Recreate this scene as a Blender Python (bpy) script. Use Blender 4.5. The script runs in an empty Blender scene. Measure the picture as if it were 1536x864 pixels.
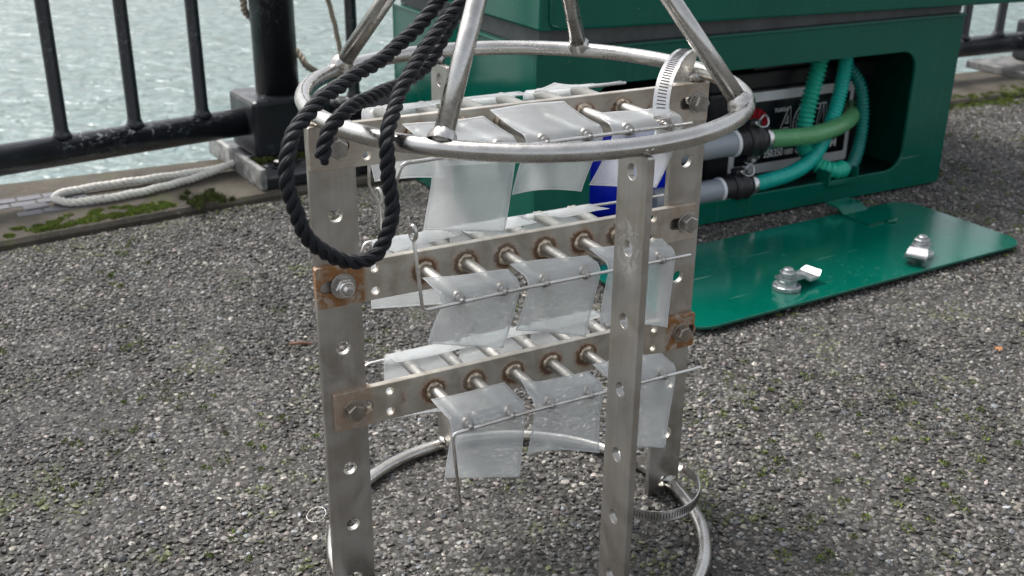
import bpy, bmesh, math, random
import numpy as np
from mathutils import Vector, Matrix
R = math.radians
random.seed(7)
rng = np.random.default_rng(11)
SC = bpy.context.scene
COL = SC.collection

# ------------------------------------------------------------------ camera
cam = bpy.data.cameras.new('camera')
cam.sensor_width = 36.0
cam.lens = 1624.24 / 1536 * 36
cam.clip_start = 0.02
cam.clip_end = 2000
cam.dof.use_dof = True
cam.dof.focus_distance = 0.70
cam.dof.aperture_fstop = 17
camo = bpy.data.objects.new('camera', cam)
COL.objects.link(camo)
camo.matrix_world = (Matrix.Translation((0, 0, 0.5)) @ Matrix.Rotation(R(90) - 0.3965, 4, 'X')
                     @ Matrix.Rotation(0.0101, 4, 'Z'))
SC.camera = camo

# ------------------------------------------------------------------ sky, sun, exposure
SUN_AZ, SUN_EL = R(146), R(56)          # direction the light comes from (azimuth ccw from +x)
w = bpy.data.worlds.new('World')
SC.world = w
w.use_nodes = True
nt = w.node_tree
nt.nodes.clear()
sky = nt.nodes.new('ShaderNodeTexSky')
sky.sky_type = 'NISHITA'
sky.sun_disc = False
sky.sun_elevation = SUN_EL
sky.sun_rotation = R(90) - SUN_AZ
sky.air_density = 1.0
sky.dust_density = 4.0
hs = nt.nodes.new('ShaderNodeHueSaturation')
hs.inputs['Saturation'].default_value = 0.30
bg = nt.nodes.new('ShaderNodeBackground')
bg.inputs['Strength'].default_value = 0.125
wo = nt.nodes.new('ShaderNodeOutputWorld')
nt.links.new(sky.outputs[0], hs.inputs['Color'])
nt.links.new(hs.outputs[0], bg.inputs['Color'])
nt.links.new(bg.outputs[0], wo.inputs['Surface'])
sl = bpy.data.lights.new('sun', 'SUN')
sl.energy = 1.5
sl.angle = R(16)
sl.color = (1.0, 0.965, 0.92)
so = bpy.data.objects.new('sun', sl)
COL.objects.link(so)
so.rotation_euler = Vector((-math.cos(SUN_AZ) * math.cos(SUN_EL), -math.sin(SUN_AZ) * math.cos(SUN_EL),
                            -math.sin(SUN_EL))).to_track_quat('-Z', 'Y').to_euler()
SC.view_settings.view_transform = 'Standard'
SC.view_settings.look = 'None'
SC.view_settings.gamma = 1
SC.view_settings.use_curve_mapping = False
SC.view_settings.exposure = 1.05
SC.cycles.max_bounces = 10
SC.cycles.transparent_max_bounces = 24

# ------------------------------------------------------------------ material helpers
class NM:
    def __init__(self, name):
        self.m = bpy.data.materials.new(name)
        self.m.use_nodes = True
        self.t = self.m.node_tree
        self.t.nodes.clear()
        self.out = self.n('ShaderNodeOutputMaterial')
    def n(self, typ, **kw):
        x = self.t.nodes.new(typ)
        for k, v in kw.items():
            setattr(x, k, v)
        return x
    def l(self, a, b):
        self.t.links.new(a, b)
    def put(self, sock, v):
        if hasattr(v, 'is_output'):
            self.l(v, sock)
        else:
            if isinstance(v, (tuple, list)) and len(v) == 3 and sock.type == 'RGBA':
                v = (*v, 1)
            sock.default_value = v
    def coord(self, kind='Object', scale=(1, 1, 1)):
        c = self.n('ShaderNodeTexCoord')
        mp = self.n('ShaderNodeMapping')
        self.l(c.outputs[kind], mp.inputs['Vector'])
        mp.inputs['Scale'].default_value = scale
        return mp.outputs[0]
    def noise(self, vec, scale, detail=4, rough=0.55, dist=0.0):
        x = self.n('ShaderNodeTexNoise')
        self.l(vec, x.inputs['Vector'])
        x.inputs['Scale'].default_value = scale
        x.inputs['Detail'].default_value = detail
        x.inputs['Roughness'].default_value = rough
        x.inputs['Distortion'].default_value = dist
        return x.outputs['Fac']
    def vor(self, vec, scale, feature='F1', out='Distance', rand=1):
        x = self.n('ShaderNodeTexVoronoi', feature=feature)
        self.l(vec, x.inputs['Vector'])
        x.inputs['Scale'].default_value = scale
        x.inputs['Randomness'].default_value = rand
        return x.outputs[out]
    def ramp(self, fac, stops):
        x = self.n('ShaderNodeValToRGB')
        e = x.color_ramp.elements
        while len(e) < len(stops):
            e.new(0.5)
        for i, (p, c) in enumerate(stops):
            e[i].position = p
            e[i].color = (c, c, c, 1) if isinstance(c, (int, float)) else (*c, 1)
        self.l(fac, x.inputs[0])
        return x.outputs[0]
    def mr(self, v, a, b, c=0.0, d=1.0, smooth=True):
        x = self.n('ShaderNodeMapRange')
        if smooth:
            x.interpolation_type = 'SMOOTHSTEP'
        self.put(x.inputs[0], v)
        for i, q in enumerate((a, b, c, d)):
            x.inputs[i + 1].default_value = q
        return x.outputs[0]
    def math(self, op, a, b=0.0, c=0.0):
        x = self.n('ShaderNodeMath', operation=op)
        self.put(x.inputs[0], a)
        self.put(x.inputs[1], b)
        if op in ('MULTIPLY_ADD',):
            self.put(x.inputs[2], c)
        return x.outputs[0]
    def mix(self, fac, a, b, blend='MIX'):
        x = self.n('ShaderNodeMix', data_type='RGBA', blend_type=blend)
        self.put(x.inputs[0], fac)
        self.put(x.inputs[6], a)
        self.put(x.inputs[7], b)
        return x.outputs[2]
    def bump(self, h, strength=0.3, dist=0.001, normal=None):
        x = self.n('ShaderNodeBump')
        self.l(h, x.inputs['Height'])
        x.inputs['Strength'].default_value = strength
        x.inputs['Distance'].default_value = dist
        if normal is not None:
            self.l(normal, x.inputs['Normal'])
        return x.outputs[0]
    def pbr(self, **kw):
        x = self.n('ShaderNodeBsdfPrincipled')
        for k, v in kw.items():
            self.put(x.inputs[k.replace('_', ' ')], v)
        return x
    def done(self, shader):
        self.l(shader.outputs[0] if hasattr(shader, 'outputs') else shader, self.out.inputs['Surface'])
        return self.m

def steel(name, base=(0.50, 0.485, 0.465), rough=0.36, stretch=(60, 60, 900), grime=0.35, rust=0.0, patch=None, bmp=0.12):
    k = NM(name)
    v = k.coord('Object', (1, 1, 1))
    sv = k.coord('Object', stretch)
    brushed = k.noise(sv, 1.0, 3, 0.6)
    smudge = k.noise(v, 38, 5, 0.6, 0.6)
    fine = k.noise(v, 420, 3, 0.6)
    dark = tuple(c * (1 - grime) * (0.95, 0.93, 0.9)[i] for i, c in enumerate(base))
    col = k.mix(k.mr(smudge, 0.38, 0.66), dark, base)
    col = k.mix(k.mr(brushed, 0.25, 0.75, 0.0, 0.35), col, tuple(min(1, c * 1.22) for c in base))
    if rust > 0:
        rn = k.math('MULTIPLY', k.mr(k.noise(v, 55, 6, 0.7, 1.0), 0.60, 0.74), rust)
        col = k.mix(rn, col, (0.16, 0.075, 0.03))
    ro = k.math('ADD', k.mr(smudge, 0.3, 0.7, rough - 0.06, rough + 0.14), k.mr(fine, 0.3, 0.7, -0.05, 0.07))
    if patch:
        sx = k.n('ShaderNodeSeparateXYZ')
        k.l(v, sx.inputs[0])
        dx = k.math('MULTIPLY', k.math('SUBTRACT', sx.outputs[0], patch[0]), 1 / 0.015)
        dz = k.math('MULTIPLY', k.math('SUBTRACT', sx.outputs[2], patch[1]), 1 / 0.021)
        r = k.math('ADD', k.math('POWER', dx, 2), k.math('POWER', dz, 2))
        msk = k.math('MULTIPLY', k.mr(r, 1.0, 0.35), k.mr(k.noise(v, 130, 5, 0.7, 1.5), 0.47, 0.56, 0, 0.7))
        col = k.mix(msk, col, (0.70, 0.69, 0.66))
        ro = k.math('ADD', ro, k.math('MULTIPLY', msk, 0.2))
    h = k.math('ADD', k.math('MULTIPLY', brushed, 0.6), k.math('MULTIPLY', fine, 0.5))
    b = k.pbr(Base_Color=col, Metallic=1.0, Roughness=ro, Normal=k.bump(h, bmp, 0.0004))
    return k.done(b)

def plate_mat(name, x0, pitch, ends):
    """mill-finish plate: heat tint and rust around each rod, rusty ends (ends: list of (side, start, strength))"""
    k = NM(name)
    v = k.coord('Object')
    sv = k.coord('Object', (12, 60, 520))
    sx = k.n('ShaderNodeSeparateXYZ')
    k.l(v, sx.inputs[0])
    X, Z = sx.outputs[0], sx.outputs[2]
    brushed = k.noise(sv, 1.0, 3, 0.6)
    smudge = k.noise(v, 42, 5, 0.65, 0.7)
    base = (0.63, 0.59, 0.525)
    col = k.mix(k.mr(smudge, 0.36, 0.64), (0.46, 0.41, 0.34), base)
    col = k.mix(k.mr(brushed, 0.25, 0.75, 0, 0.3), col, (0.70, 0.65, 0.57))
    # distance to the nearest rod
    xs = k.math('MULTIPLY', k.math('SUBTRACT', X, x0), 1 / pitch)
    dx = k.math('MULTIPLY', k.math('SUBTRACT', xs, k.math('ROUND', xs)), pitch)
    r = k.math('SQRT', k.math('ADD', k.math('POWER', dx, 2), k.math('POWER', Z, 2)))
    inside = k.mr(k.math('ABSOLUTE', X), 0.098, 0.092)
    n1 = k.noise(v, 190, 5, 0.7, 1.2)
    rr = k.math('ADD', r, k.math('MULTIPLY', k.math('SUBTRACT', n1, 0.5), 0.007))
    halo = k.math('MULTIPLY', k.mr(rr, 0.0122, 0.0074), inside)
    big = k.mr(k.noise(v, 33, 3, 0.5), 0.34, 0.58, 0.25, 1.0)
    col = k.mix(k.math('MULTIPLY', k.math('MULTIPLY', halo, 0.75), big), col, (0.36, 0.15, 0.045))
    core = k.math('MULTIPLY', k.mr(rr, 0.0094, 0.0082), inside)
    col = k.mix(k.math('MULTIPLY', core, 0.65), col, (0.085, 0.045, 0.024))
    metal = k.math('SUBTRACT', 1.0, k.math('MULTIPLY', halo, 0.55))
    rough = k.math('ADD', k.mr(smudge, 0.3, 0.7, 0.34, 0.48), k.math('MULTIPLY', halo, 0.25))
    for side, start, strength in ends:
        xe = k.math('MULTIPLY', X, side)
        m = k.mr(xe, start - 0.002, start + 0.002)
        n2 = k.noise(v, 70, 6, 0.68, 1.0)
        m = k.math('MULTIPLY', m, k.mr(n2, 0.36, 0.56, 0.15, 1.0))
        m = k.math('MULTIPLY', m, strength)
        col = k.mix(m, col, k.mix(k.noise(v, 240, 4), (0.36, 0.165, 0.05), (0.17, 0.082, 0.034)))
        metal = k.math('MULTIPLY', metal, k.math('SUBTRACT', 1.0, k.math('MULTIPLY', m, 0.75)))
        rough = k.math('ADD', rough, k.math('MULTIPLY', m, 0.3))
    b = k.pbr(Base_Color=col, Metallic=metal, Roughness=rough,
              Normal=k.bump(k.math('ADD', brushed, n1), 0.12, 0.0004))
    return k.done(b)

def plain(name, col, rough=0.5, metal=0.0, var=0.15, scale=60, bump=0.1, bscale=300, spec=0.5):
    k = NM(name)
    v = k.coord('Object')
    a = k.noise(v, scale, 5, 0.6)
    c = k.mix(k.mr(a, 0.3, 0.7), tuple(x * (1 - var) for x in col), tuple(min(1, x * (1 + var)) for x in col))
    b = k.pbr(Base_Color=c, Roughness=k.mr(a, 0.3, 0.7, max(0.02, rough - 0.06), min(1, rough + 0.08)), Metallic=metal,
              Normal=k.bump(k.noise(v, bscale, 3), bump, 0.0006))
    b.inputs['Specular IOR Level'].default_value = spec
    return k.done(b)

def green_paint():
    k = NM('green_paint')
    v = k.coord('Object')
    a = k.noise(v, 7, 5, 0.6)
    sc = k.noise(k.coord('Object', (1, 1, 6)), 46, 6, 0.7, 0.4)
    dustn = k.noise(v, 260, 2, 0.6)
    col = k.mix(k.mr(a, 0.3, 0.7), (0.0005, 0.088, 0.060), (0.001, 0.106, 0.072))
    col = k.mix(k.mr(sc, 0.70, 0.80, 0, 0.12), col, (0.10, 0.26, 0.21))
    col = k.mix(k.mr(dustn, 0.755, 0.79, 0, 0.6), col, (0.45, 0.55, 0.5))
    run = k.noise(k.coord('Object', (90, 90, 2.5)), 1.0, 4, 0.6)
    col = k.mix(k.math('MULTIPLY', k.mr(run, 0.52, 0.75), k.mr(k.noise(v, 5, 3), 0.45, 0.65, 0, 0.30)), col, (0.075, 0.155, 0.125))
    scr = k.noise(k.coord('Object', (5, 260, 260)), 1.0, 2, 0.5, 0.15)
    scm = k.math('MULTIPLY', k.mr(scr, 0.715, 0.74), k.mr(k.noise(v, 13, 2), 0.52, 0.62, 0, 0.45))
    col = k.mix(scm, col, (0.30, 0.42, 0.38))
    ro = k.math('ADD', k.mr(a, 0.3, 0.7, 0.10, 0.17), k.mr(sc, 0.58, 0.78, 0, 0.14))
    b = k.pbr(Base_Color=col, Roughness=ro, Normal=k.bump(k.noise(v, 480, 2, 0.5), 0.035, 0.0005))
    return k.done(b)

def black_paint():
    k = NM('black_rail_paint')
    v = k.coord('Object')
    sx = k.n('ShaderNodeNewGeometry')
    nz = k.n('ShaderNodeSeparateXYZ')
    k.l(sx.outputs['Normal'], nz.inputs[0])
    worn = k.mr(k.noise(v, 9, 3, 0.5), 0.46, 0.59)
    flake = k.mr(k.noise(v, 120, 6, 0.75, 0.8), 0.55, 0.60)
    up = k.mr(nz.outputs[2], 0.1, 0.55)
    chip = k.math('MULTIPLY', k.math('MULTIPLY', worn, flake), k.math('MAXIMUM', up, 0.22))
    col = k.mix(k.mr(k.noise(v, 25, 5), 0.3, 0.7), (0.010, 0.011, 0.014), (0.018, 0.020, 0.025))
    col = k.mix(chip, col, (0.42, 0.43, 0.44))
    ro = k.math('ADD', k.mr(k.noise(v, 30, 4), 0.3, 0.7, 0.26, 0.42), k.math('MULTIPLY', chip, 0.3))
    h = k.math('SUBTRACT', k.noise(v, 160, 3), chip)
    return k.done(k.pbr(Base_Color=col, Roughness=ro, Normal=k.bump(h, 0.12, 0.0008)))

def sheet_mat():
    k = NM('clear_plastic_film')
    v = k.coord('Object')
    sv = k.coord('Object', (3, 3, 40))
    scr = k.noise(v, 60, 6, 0.7, 0.5)
    cloud = k.noise(v, 22, 4, 0.6, 0.5)
    spec = k.noise(v, 700, 2, 0.5)
    col = k.mix(k.mr(scr, 0.3, 0.75), (0.86, 0.88, 0.895), (0.93, 0.94, 0.95))
    dif = k.n('ShaderNodeBsdfDiffuse')
    k.l(col, dif.inputs['Color'])
    trl = k.n('ShaderNodeBsdfTranslucent')
    k.l(col, trl.inputs['Color'])
    a = k.n('ShaderNodeMixShader')
    a.inputs[0].default_value = 0.62
    k.l(dif.outputs[0], a.inputs[1])
    k.l(trl.outputs[0], a.inputs[2])
    tr = k.n('ShaderNodeBsdfTransparent')
    tr.inputs['Color'].default_value = (0.95, 0.97, 0.97, 1)
    op = k.math('ADD', k.mr(cloud, 0.25, 0.75, 0.37, 0.45), k.mr(spec, 0.70, 0.78, 0, 0.4))
    str_ = k.noise(k.coord('Object', (30, 30, 700)), 1.0, 3, 0.6)
    op = k.math('ADD', op, k.mr(str_, 0.62, 0.74, 0, 0.06))
    str2 = k.noise(k.coord('Object', (420, 420, 25)), 1.0, 2, 0.6, 0.4)
    op = k.math('ADD', op, k.mr(str2, 0.66, 0.76, 0, 0.05))
    uvn = k.n('ShaderNodeUVMap')
    sp = k.n('ShaderNodeSeparateXYZ')
    k.l(uvn.outputs[0], sp.inputs[0])
    ex = k.math('MINIMUM', k.math('MINIMUM', sp.outputs[0], k.math('SUBTRACT', 1.0, sp.outputs[0])), k.math('MINIMUM', sp.outputs[1], k.math('SUBTRACT', 1.0, sp.outputs[1])))
    op = k.math('ADD', op, k.mr(ex, 0.020, 0.006, 0, 0.36))  # denser border paints in the bright look of light at the cut edges
    m = k.n('ShaderNodeMixShader')
    k.l(op, m.inputs[0])
    k.l(tr.outputs[0], m.inputs[1])
    k.l(a.outputs[0], m.inputs[2])
    gl = k.n('ShaderNodeBsdfGlossy')
    gl.inputs['Roughness'].default_value = 0.22
    bmp = k.bump(k.noise(v, 24, 2), 0.12, 0.003)
    k.l(bmp, gl.inputs['Normal'])
    geo = k.n('ShaderNodeNewGeometry')
    dp = k.n('ShaderNodeVectorMath', operation='DOT_PRODUCT')
    k.l(geo.outputs['Incoming'], dp.inputs[0])
    k.l(bmp, dp.inputs[1])
    cs = k.math('SUBTRACT', 1.0, k.math('ABSOLUTE', dp.outputs['Value']))
    frs = k.math('MULTIPLY_ADD', k.math('POWER', cs, 5.0), 0.5, 0.03)
    m2 = k.n('ShaderNodeMixShader')
    k.l(frs, m2.inputs[0])
    k.l(m.outputs[0], m2.inputs[1])
    k.l(gl.outputs[0], m2.inputs[2])
    return k.done(m2)

def rope_mat(name, c0, c1, fleck=None, fs=90):
    k = NM(name)
    v = k.coord('Object')
    uvn = k.n('ShaderNodeUVMap')
    mp = k.n('ShaderNodeMapping')
    k.l(uvn.outputs[0], mp.inputs['Vector'])
    mp.inputs['Scale'].default_value = (1, 1, 1)
    fib = k.noise(mp.outputs[0], 1.0, 3, 0.7, 0.3)
    n = k.noise(v, 45, 4, 0.6)
    col = k.mix(k.mr(fib, 0.3, 0.7), c0, c1)
    col = k.mix(k.mr(n, 0.55, 0.75, 0, 0.35), col, tuple(min(1, q * 1.6 + 0.01) for q in c1))
    if fleck:
        col = k.mix(k.mr(k.noise(v, fs, 5, 0.7), 0.60, 0.68, 0, 0.75), col, fleck)
    b = k.pbr(Base_Color=col, Roughness=0.55, Normal=k.bump(fib, 0.6, 0.0012))
    b.inputs['Specular IOR Level'].default_value = 0.35
    b.inputs['Sheen Weight'].default_value = 0.03
    return k.done(b)

def bitumen():
    k = NM('asphalt_binder')
    v = k.coord('Object')
    cell = k.n('ShaderNodeTexVoronoi')
    k.l(v, cell.inputs['Vector'])
    cell.inputs['Scale'].default_value = 210
    sp = k.n('ShaderNodeSeparateColor')
    k.l(cell.outputs['Color'], sp.inputs[0])
    stone = k.ramp(sp.outputs[0], [(0.0, (0.035, 0.034, 0.032)), (0.45, (0.07, 0.068, 0.064)), (0.8, (0.16, 0.155, 0.145)), (1.0, (0.30, 0.28, 0.26))])
    gap = k.mr(cell.outputs['Distance'], 0.42, 0.62)
    col = k.mix(gap, stone, (0.034, 0.031, 0.027))
    big = k.noise(v, 3.2, 4, 0.6)
    col = k.mix(k.mr(big, 0.35, 0.65, 0, 0.4), col, (0.05, 0.048, 0.044))
    moss = k.math('MULTIPLY', k.mr(k.noise(v, 11, 5, 0.65), 0.58, 0.70), 0.6)
    col = k.mix(moss, col, (0.06, 0.075, 0.02))
    h = k.math('SUBTRACT', 1.0, cell.outputs['Distance'])
    return k.done(k.pbr(Base_Color=col, Roughness=0.8, Normal=k.bump(h, 0.6, 0.003)))

def stone_mat():
    k = NM('aggregate_stone')
    at = k.n('ShaderNodeAttribute', attribute_name='tone')
    v = k.coord('Object')
    n = k.noise(v, 900, 3, 0.6)
    col = k.mix(k.mr(n, 0.35, 0.65, 0, 0.35), at.outputs['Color'], (0.05, 0.048, 0.045))
    return k.done(k.pbr(Base_Color=col, Roughness=k.mr(n, 0.3, 0.7, 0.34, 0.58), Normal=k.bump(n, 0.3, 0.0006)))

def moss_mat():
    k = NM('moss')
    at = k.n('ShaderNodeAttribute', attribute_name='tone')
    return k.done(k.pbr(Base_Color=at.outputs['Color'], Roughness=0.85))

def coping_mat():
    k = NM('coping_concrete')
    v = k.coord('Object')
    a = k.noise(v, 9, 6, 0.65, 0.4)
    b = k.noise(v, 60, 5, 0.7)
    col = k.ramp(a, [(0.3, (0.040, 0.035, 0.028)), (0.5, (0.078, 0.069, 0.056)), (0.72, (0.125, 0.110, 0.090))])
    col = k.mix(k.mr(b, 0.5, 0.72, 0, 0.6), col, (0.09, 0.085, 0.075))
    col = k.mix(k.mr(k.noise(v, 300, 3), 0.62, 0.72, 0, 0.6), col, (0.26, 0.24, 0.21))
    col = k.mix(k.math('MULTIPLY', k.mr(k.noise(v, 16, 4), 0.56, 0.68), 0.45), col, (0.075, 0.09, 0.03))
    wet = k.mr(k.noise(v, 5, 3), 0.5, 0.62)
    ro = k.math('SUBTRACT', 0.92, k.math('MULTIPLY', wet, 0.15))
    return k.done(k.pbr(Base_Color=col, Roughness=ro, Specular_IOR_Level=0.2, Normal=k.bump(k.math('ADD', a, k.math('MULTIPLY', b, 0.5)), 0.5, 0.006)))

def water_mat():
    k = NM('sea_water')
    v = k.coord('Object', (1.0, 1.35, 1))
    n1 = k.noise(v, 1.1, 2, 0.5, 0.6)
    n2 = k.noise(v, 3.6, 2, 0.5, 1.1)
    n3 = k.noise(v, 13, 2, 0.5, 0.3)
    h = k.math('ADD', k.math('MULTIPLY', n1, 0.5), k.math('ADD', k.math('MULTIPLY', n2, 0.38), k.math('MULTIPLY', n3, 0.035)))
    b = k.pbr(Base_Color=(0.15, 0.21, 0.202), Roughness=0.15, IOR=1.33, Normal=k.bump(h, 1.0, 0.24))
    return k.done(b)

M = {}
M['ring'] = steel('stainless_tube', (0.54, 0.53, 0.51), 0.21, (60, 60, 60), 0.13, bmp=0.04)
M['leg'] = steel('stainless_flat_bar', (0.52, 0.50, 0.47), 0.36, (300, 300, 6), 0.09, 0.10)
M['legf'] = steel('stainless_flat_bar_scuffed', (0.52, 0.50, 0.47), 0.36, (300, 300, 6), 0.09, 0.10, patch=(0.134, 0.284))
M['rod'] = steel('stainless_rod', (0.45, 0.44, 0.42), 0.45, (300, 25, 300), 0.25)
M['wire'] = steel('stainless_wire', (0.74, 0.73, 0.71), 0.28, (60, 60, 60), 0.2)
M['bolt'] = steel('zinc_bolt', (0.56, 0.545, 0.52), 0.32, (80, 80, 80), 0.35, 0.3)
M['boltr'] = steel('rusty_bolt', (0.52, 0.47, 0.41), 0.38, (80, 80, 80), 0.4, 0.9)
M['clamp'] = steel('clamp_band_steel', (0.76, 0.755, 0.75), 0.24, (60, 60, 400), 0.15)
M['weld'] = plain('weld_bead', (0.58, 0.49, 0.38), 0.34, 1.0, 0.45, 160, 0.5, 400)
M['slot'] = plain('clamp_slot_dark', (0.07, 0.07, 0.07), 0.5, 0.6)
M['zinc'] = plain('zinc_latch', (0.56, 0.57, 0.58), 0.40, 1.0, 0.15, 90, 0.15, 200)
M['green'] = green_paint()
M['seal'] = plain('rubber_seal', (0.10, 0.108, 0.112), 0.55, 0, 0.25, 30)
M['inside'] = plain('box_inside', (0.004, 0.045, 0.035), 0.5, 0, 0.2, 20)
M['black'] = black_paint()
M['film'] = sheet_mat()
M['rope'] = rope_mat('black_rope', (0.002, 0.0026, 0.0045), (0.008, 0.0095, 0.0145))
M['wrope'] = rope_mat('white_rope', (0.72, 0.70, 0.63), (0.86, 0.84, 0.77), (0.13, 0.12, 0.10), 160)
M['trope'] = rope_mat('tan_rope', (0.30, 0.25, 0.18), (0.46, 0.40, 0.31), (0.10, 0.09, 0.07), 200)
M['bat'] = plain('battery_case', (0.012, 0.012, 0.014), 0.38)
M['lab'] = plain('label_black', (0.008, 0.009, 0.012), 0.25, 0, 0.1, 20, 0.0)
M['labw'] = plain('label_pale_frame', (0.68, 0.70, 0.70), 0.4, 0, 0.08, 20, 0.0)
M['ink'] = plain('label_white_print', (0.94, 0.95, 0.95), 0.4, 0, 0.03, 20, 0.0)
M['red'] = plain('label_red_print', (0.62, 0.015, 0.03), 0.4, 0, 0.08, 20, 0.0)
M['blue'] = plain('blue_plastic', (0.004, 0.022, 0.62), 0.28, 0, 0.1, 20, 0.05)
M['navy'] = plain('navy_plastic_and_shade', (0.008, 0.012, 0.035), 0.35)
M['pvc'] = plain('grey_pvc', (0.27, 0.295, 0.32), 0.35, 0, 0.06, 20, 0.03)
M['pvcw'] = plain('white_pvc_rim', (0.72, 0.74, 0.76), 0.35, 0, 0.05, 20, 0.03)
M['coup'] = plain('black_coupling', (0.016, 0.016, 0.017), 0.42, 0, 0.2, 60, 0.1)
M['hoseA'] = plain('teal_ribbed_hose', (0.012, 0.40, 0.27), 0.24, 0, 0.12, 30, 0.05)
M['hoseB'] = plain('teal_suction_hose', (0.010, 0.42, 0.35), 0.24, 0, 0.12, 30, 0.05)
M['hoseC'] = plain('pale_green_hose', (0.105, 0.32, 0.135), 0.25, 0, 0.1, 12, 0.05)
M['hoseD'] = plain('dark_teal_hose', (0.005, 0.17, 0.14), 0.26, 0, 0.12, 30, 0.05)
M['bit'] = bitumen()
M['stone'] = stone_mat()
M['moss'] = moss_mat()
M['cop'] = coping_mat()
M['tile'] = plain('wet_slate_sett', (0.10, 0.102, 0.118), 0.62, 0, 0.3, 40, 0.3, 120)
M['water'] = water_mat()
M['leaf'] = plain('orange_leaf', (0.46, 0.20, 0.08), 0.6, 0, 0.3, 120)
M['twig'] = plain('brown_twig', (0.16, 0.085, 0.055), 0.7, 0, 0.3, 120)
M['flange'] = plain('worn_galvanised_flange', (0.26, 0.26, 0.25), 0.6, 0.1, 0.6, 60, 0.5, 90)
M['gasket'] = plain('pad_plate_grey', (0.13, 0.13, 0.125), 0.6, 0.1, 0.5, 45, 0.5, 90)

# ------------------------------------------------------------------ geometry helpers
def link(ob, parent=None):
    COL.objects.link(ob)
    if parent is not None:
        ob.parent = parent
    return ob

def thing(name, label, cat, loc=(0, 0, 0), rz=0.0, group=None):
    o = bpy.data.objects.new(name, None)
    o.empty_display_size = 0.05
    link(o)
    o.location = loc
    o.rotation_euler = (0, 0, rz)
    tag(o, label, cat, group)
    return o

def tag(o, label=None, cat=None, group=None, kind=None):
    if label: o['label'] = label
    if cat: o['category'] = cat
    if group: o['group'] = group
    if kind: o['kind'] = kind
    return o

def mobj(name, verts, faces, mat, parent=None, smooth=False, loc=(0, 0, 0), rot=(0, 0, 0), uv=None):
    me = bpy.data.meshes.new(name)
    me.from_pydata([tuple(v) for v in verts], [], faces)
    if uv is not None:
        ul = me.uv_layers.new(name='UVMap')
        for lp in me.loops:
            ul.data[lp.index].uv = uv[lp.vertex_index]
    me.validate()
    me.update()
    if smooth:
        me.polygons.foreach_set('use_smooth', [True] * len(me.polygons))
    me.materials.append(mat)
    o = bpy.data.objects.new(name, me)
    link(o, parent)
    o.location = loc
    o.rotation_euler = rot
    return o

def bmobj(name, bm, mat, parent=None, smooth=False, loc=(0, 0, 0), rot=(0, 0, 0)):
    me = bpy.data.meshes.new(name)
    bm.normal_update()
    bm.to_mesh(me)
    bm.free()
    if smooth:
        me.polygons.foreach_set('use_smooth', [True] * len(me.polygons))
    me.materials.append(mat)
    o = bpy.data.objects.new(name, me)
    link(o, parent)
    o.location = loc
    o.rotation_euler = rot
    return o

def share(name, src, parent, loc, rot=None):
    o = bpy.data.objects.new(name, src.data)
    link(o, parent)
    o.location = loc
    o.rotation_euler = src.rotation_euler if rot is None else rot
    return o

def box_bm(x0, x1, y0, y1, z0, z1, bev=0.0, bm=None, seg=2):
    b = bmesh.new()
    bmesh.ops.create_cube(b, size=1)
    for v in b.verts:
        v.co = Vector(((x0 + x1) / 2 + v.co.x * (x1 - x0), (y0 + y1) / 2 + v.co.y * (y1 - y0), (z0 + z1) / 2 + v.co.z * (z1 - z0)))
    if bev > 0:
        bmesh.ops.bevel(b, geom=list(b.edges), offset=bev, segments=seg, affect='EDGES', profile=0.5)
    if bm is None:
        return b
    tmp = bpy.data.meshes.new('tmp')
    b.to_mesh(tmp)
    b.free()
    bm.from_mesh(tmp)
    bpy.data.meshes.remove(tmp)
    return bm

def catmull(pts, n, closed=False):
    P = np.array(pts, float)
    k = len(P)
    out = []
    segs = k if closed else k - 1
    for i in range(segs):
        if closed:
            p0, p1, p2, p3 = P[(i - 1) % k], P[i], P[(i + 1) % k], P[(i + 2) % k]
        else:
            p1, p2 = P[i], P[i + 1]
            p0 = P[i - 1] if i > 0 else 2 * p1 - p2
            p3 = P[i + 2] if i + 2 < k else 2 * p2 - p1
        for j in range(n):
            t = j / n
            out.append(0.5 * ((2 * p1) + (p2 - p0) * t + (2 * p0 - 5 * p1 + 4 * p2 - p3) * t * t + (3 * p1 - p0 - 3 * p2 + p3) * t ** 3))
    if not closed:
        out.append(P[-1])
    return np.array(out)

def resample(P, step, closed=False):
    P = np.array(P, float)
    Q = np.vstack([P, P[:1]]) if closed else P
    s = np.r_[0, np.cumsum(np.linalg.norm(np.diff(Q, axis=0), axis=1))]
    n = max(2, int(round(s[-1] / step)))
    t = np.linspace(0, s[-1], n + 1)
    R_ = np.c_[[np.interp(t, s, Q[:, i]) for i in range(3)]].T
    return (R_[:-1] if closed else R_), s[-1]

def frames(P, closed=False):
    P = np.array(P, float)
    T = np.roll(P, -1, 0) - np.roll(P, 1, 0)
    if not closed:
        T[0] = P[1] - P[0]
        T[-1] = P[-1] - P[-2]
    T /= np.linalg.norm(T, axis=1)[:, None]
    a = np.array([0, 0, 1.0]) if abs(T[0][2]) < 0.9 else np.array([1.0, 0, 0])
    n = np.cross(T[0], a)
    n /= np.linalg.norm(n)
    N = [n]
    for i in range(1, len(P)):
        n = N[-1] - T[i] * (N[-1] @ T[i])
        n /= np.linalg.norm(n)
        N.append(n)
    N = np.array(N)
    return T, N, np.cross(T, N)

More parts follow.
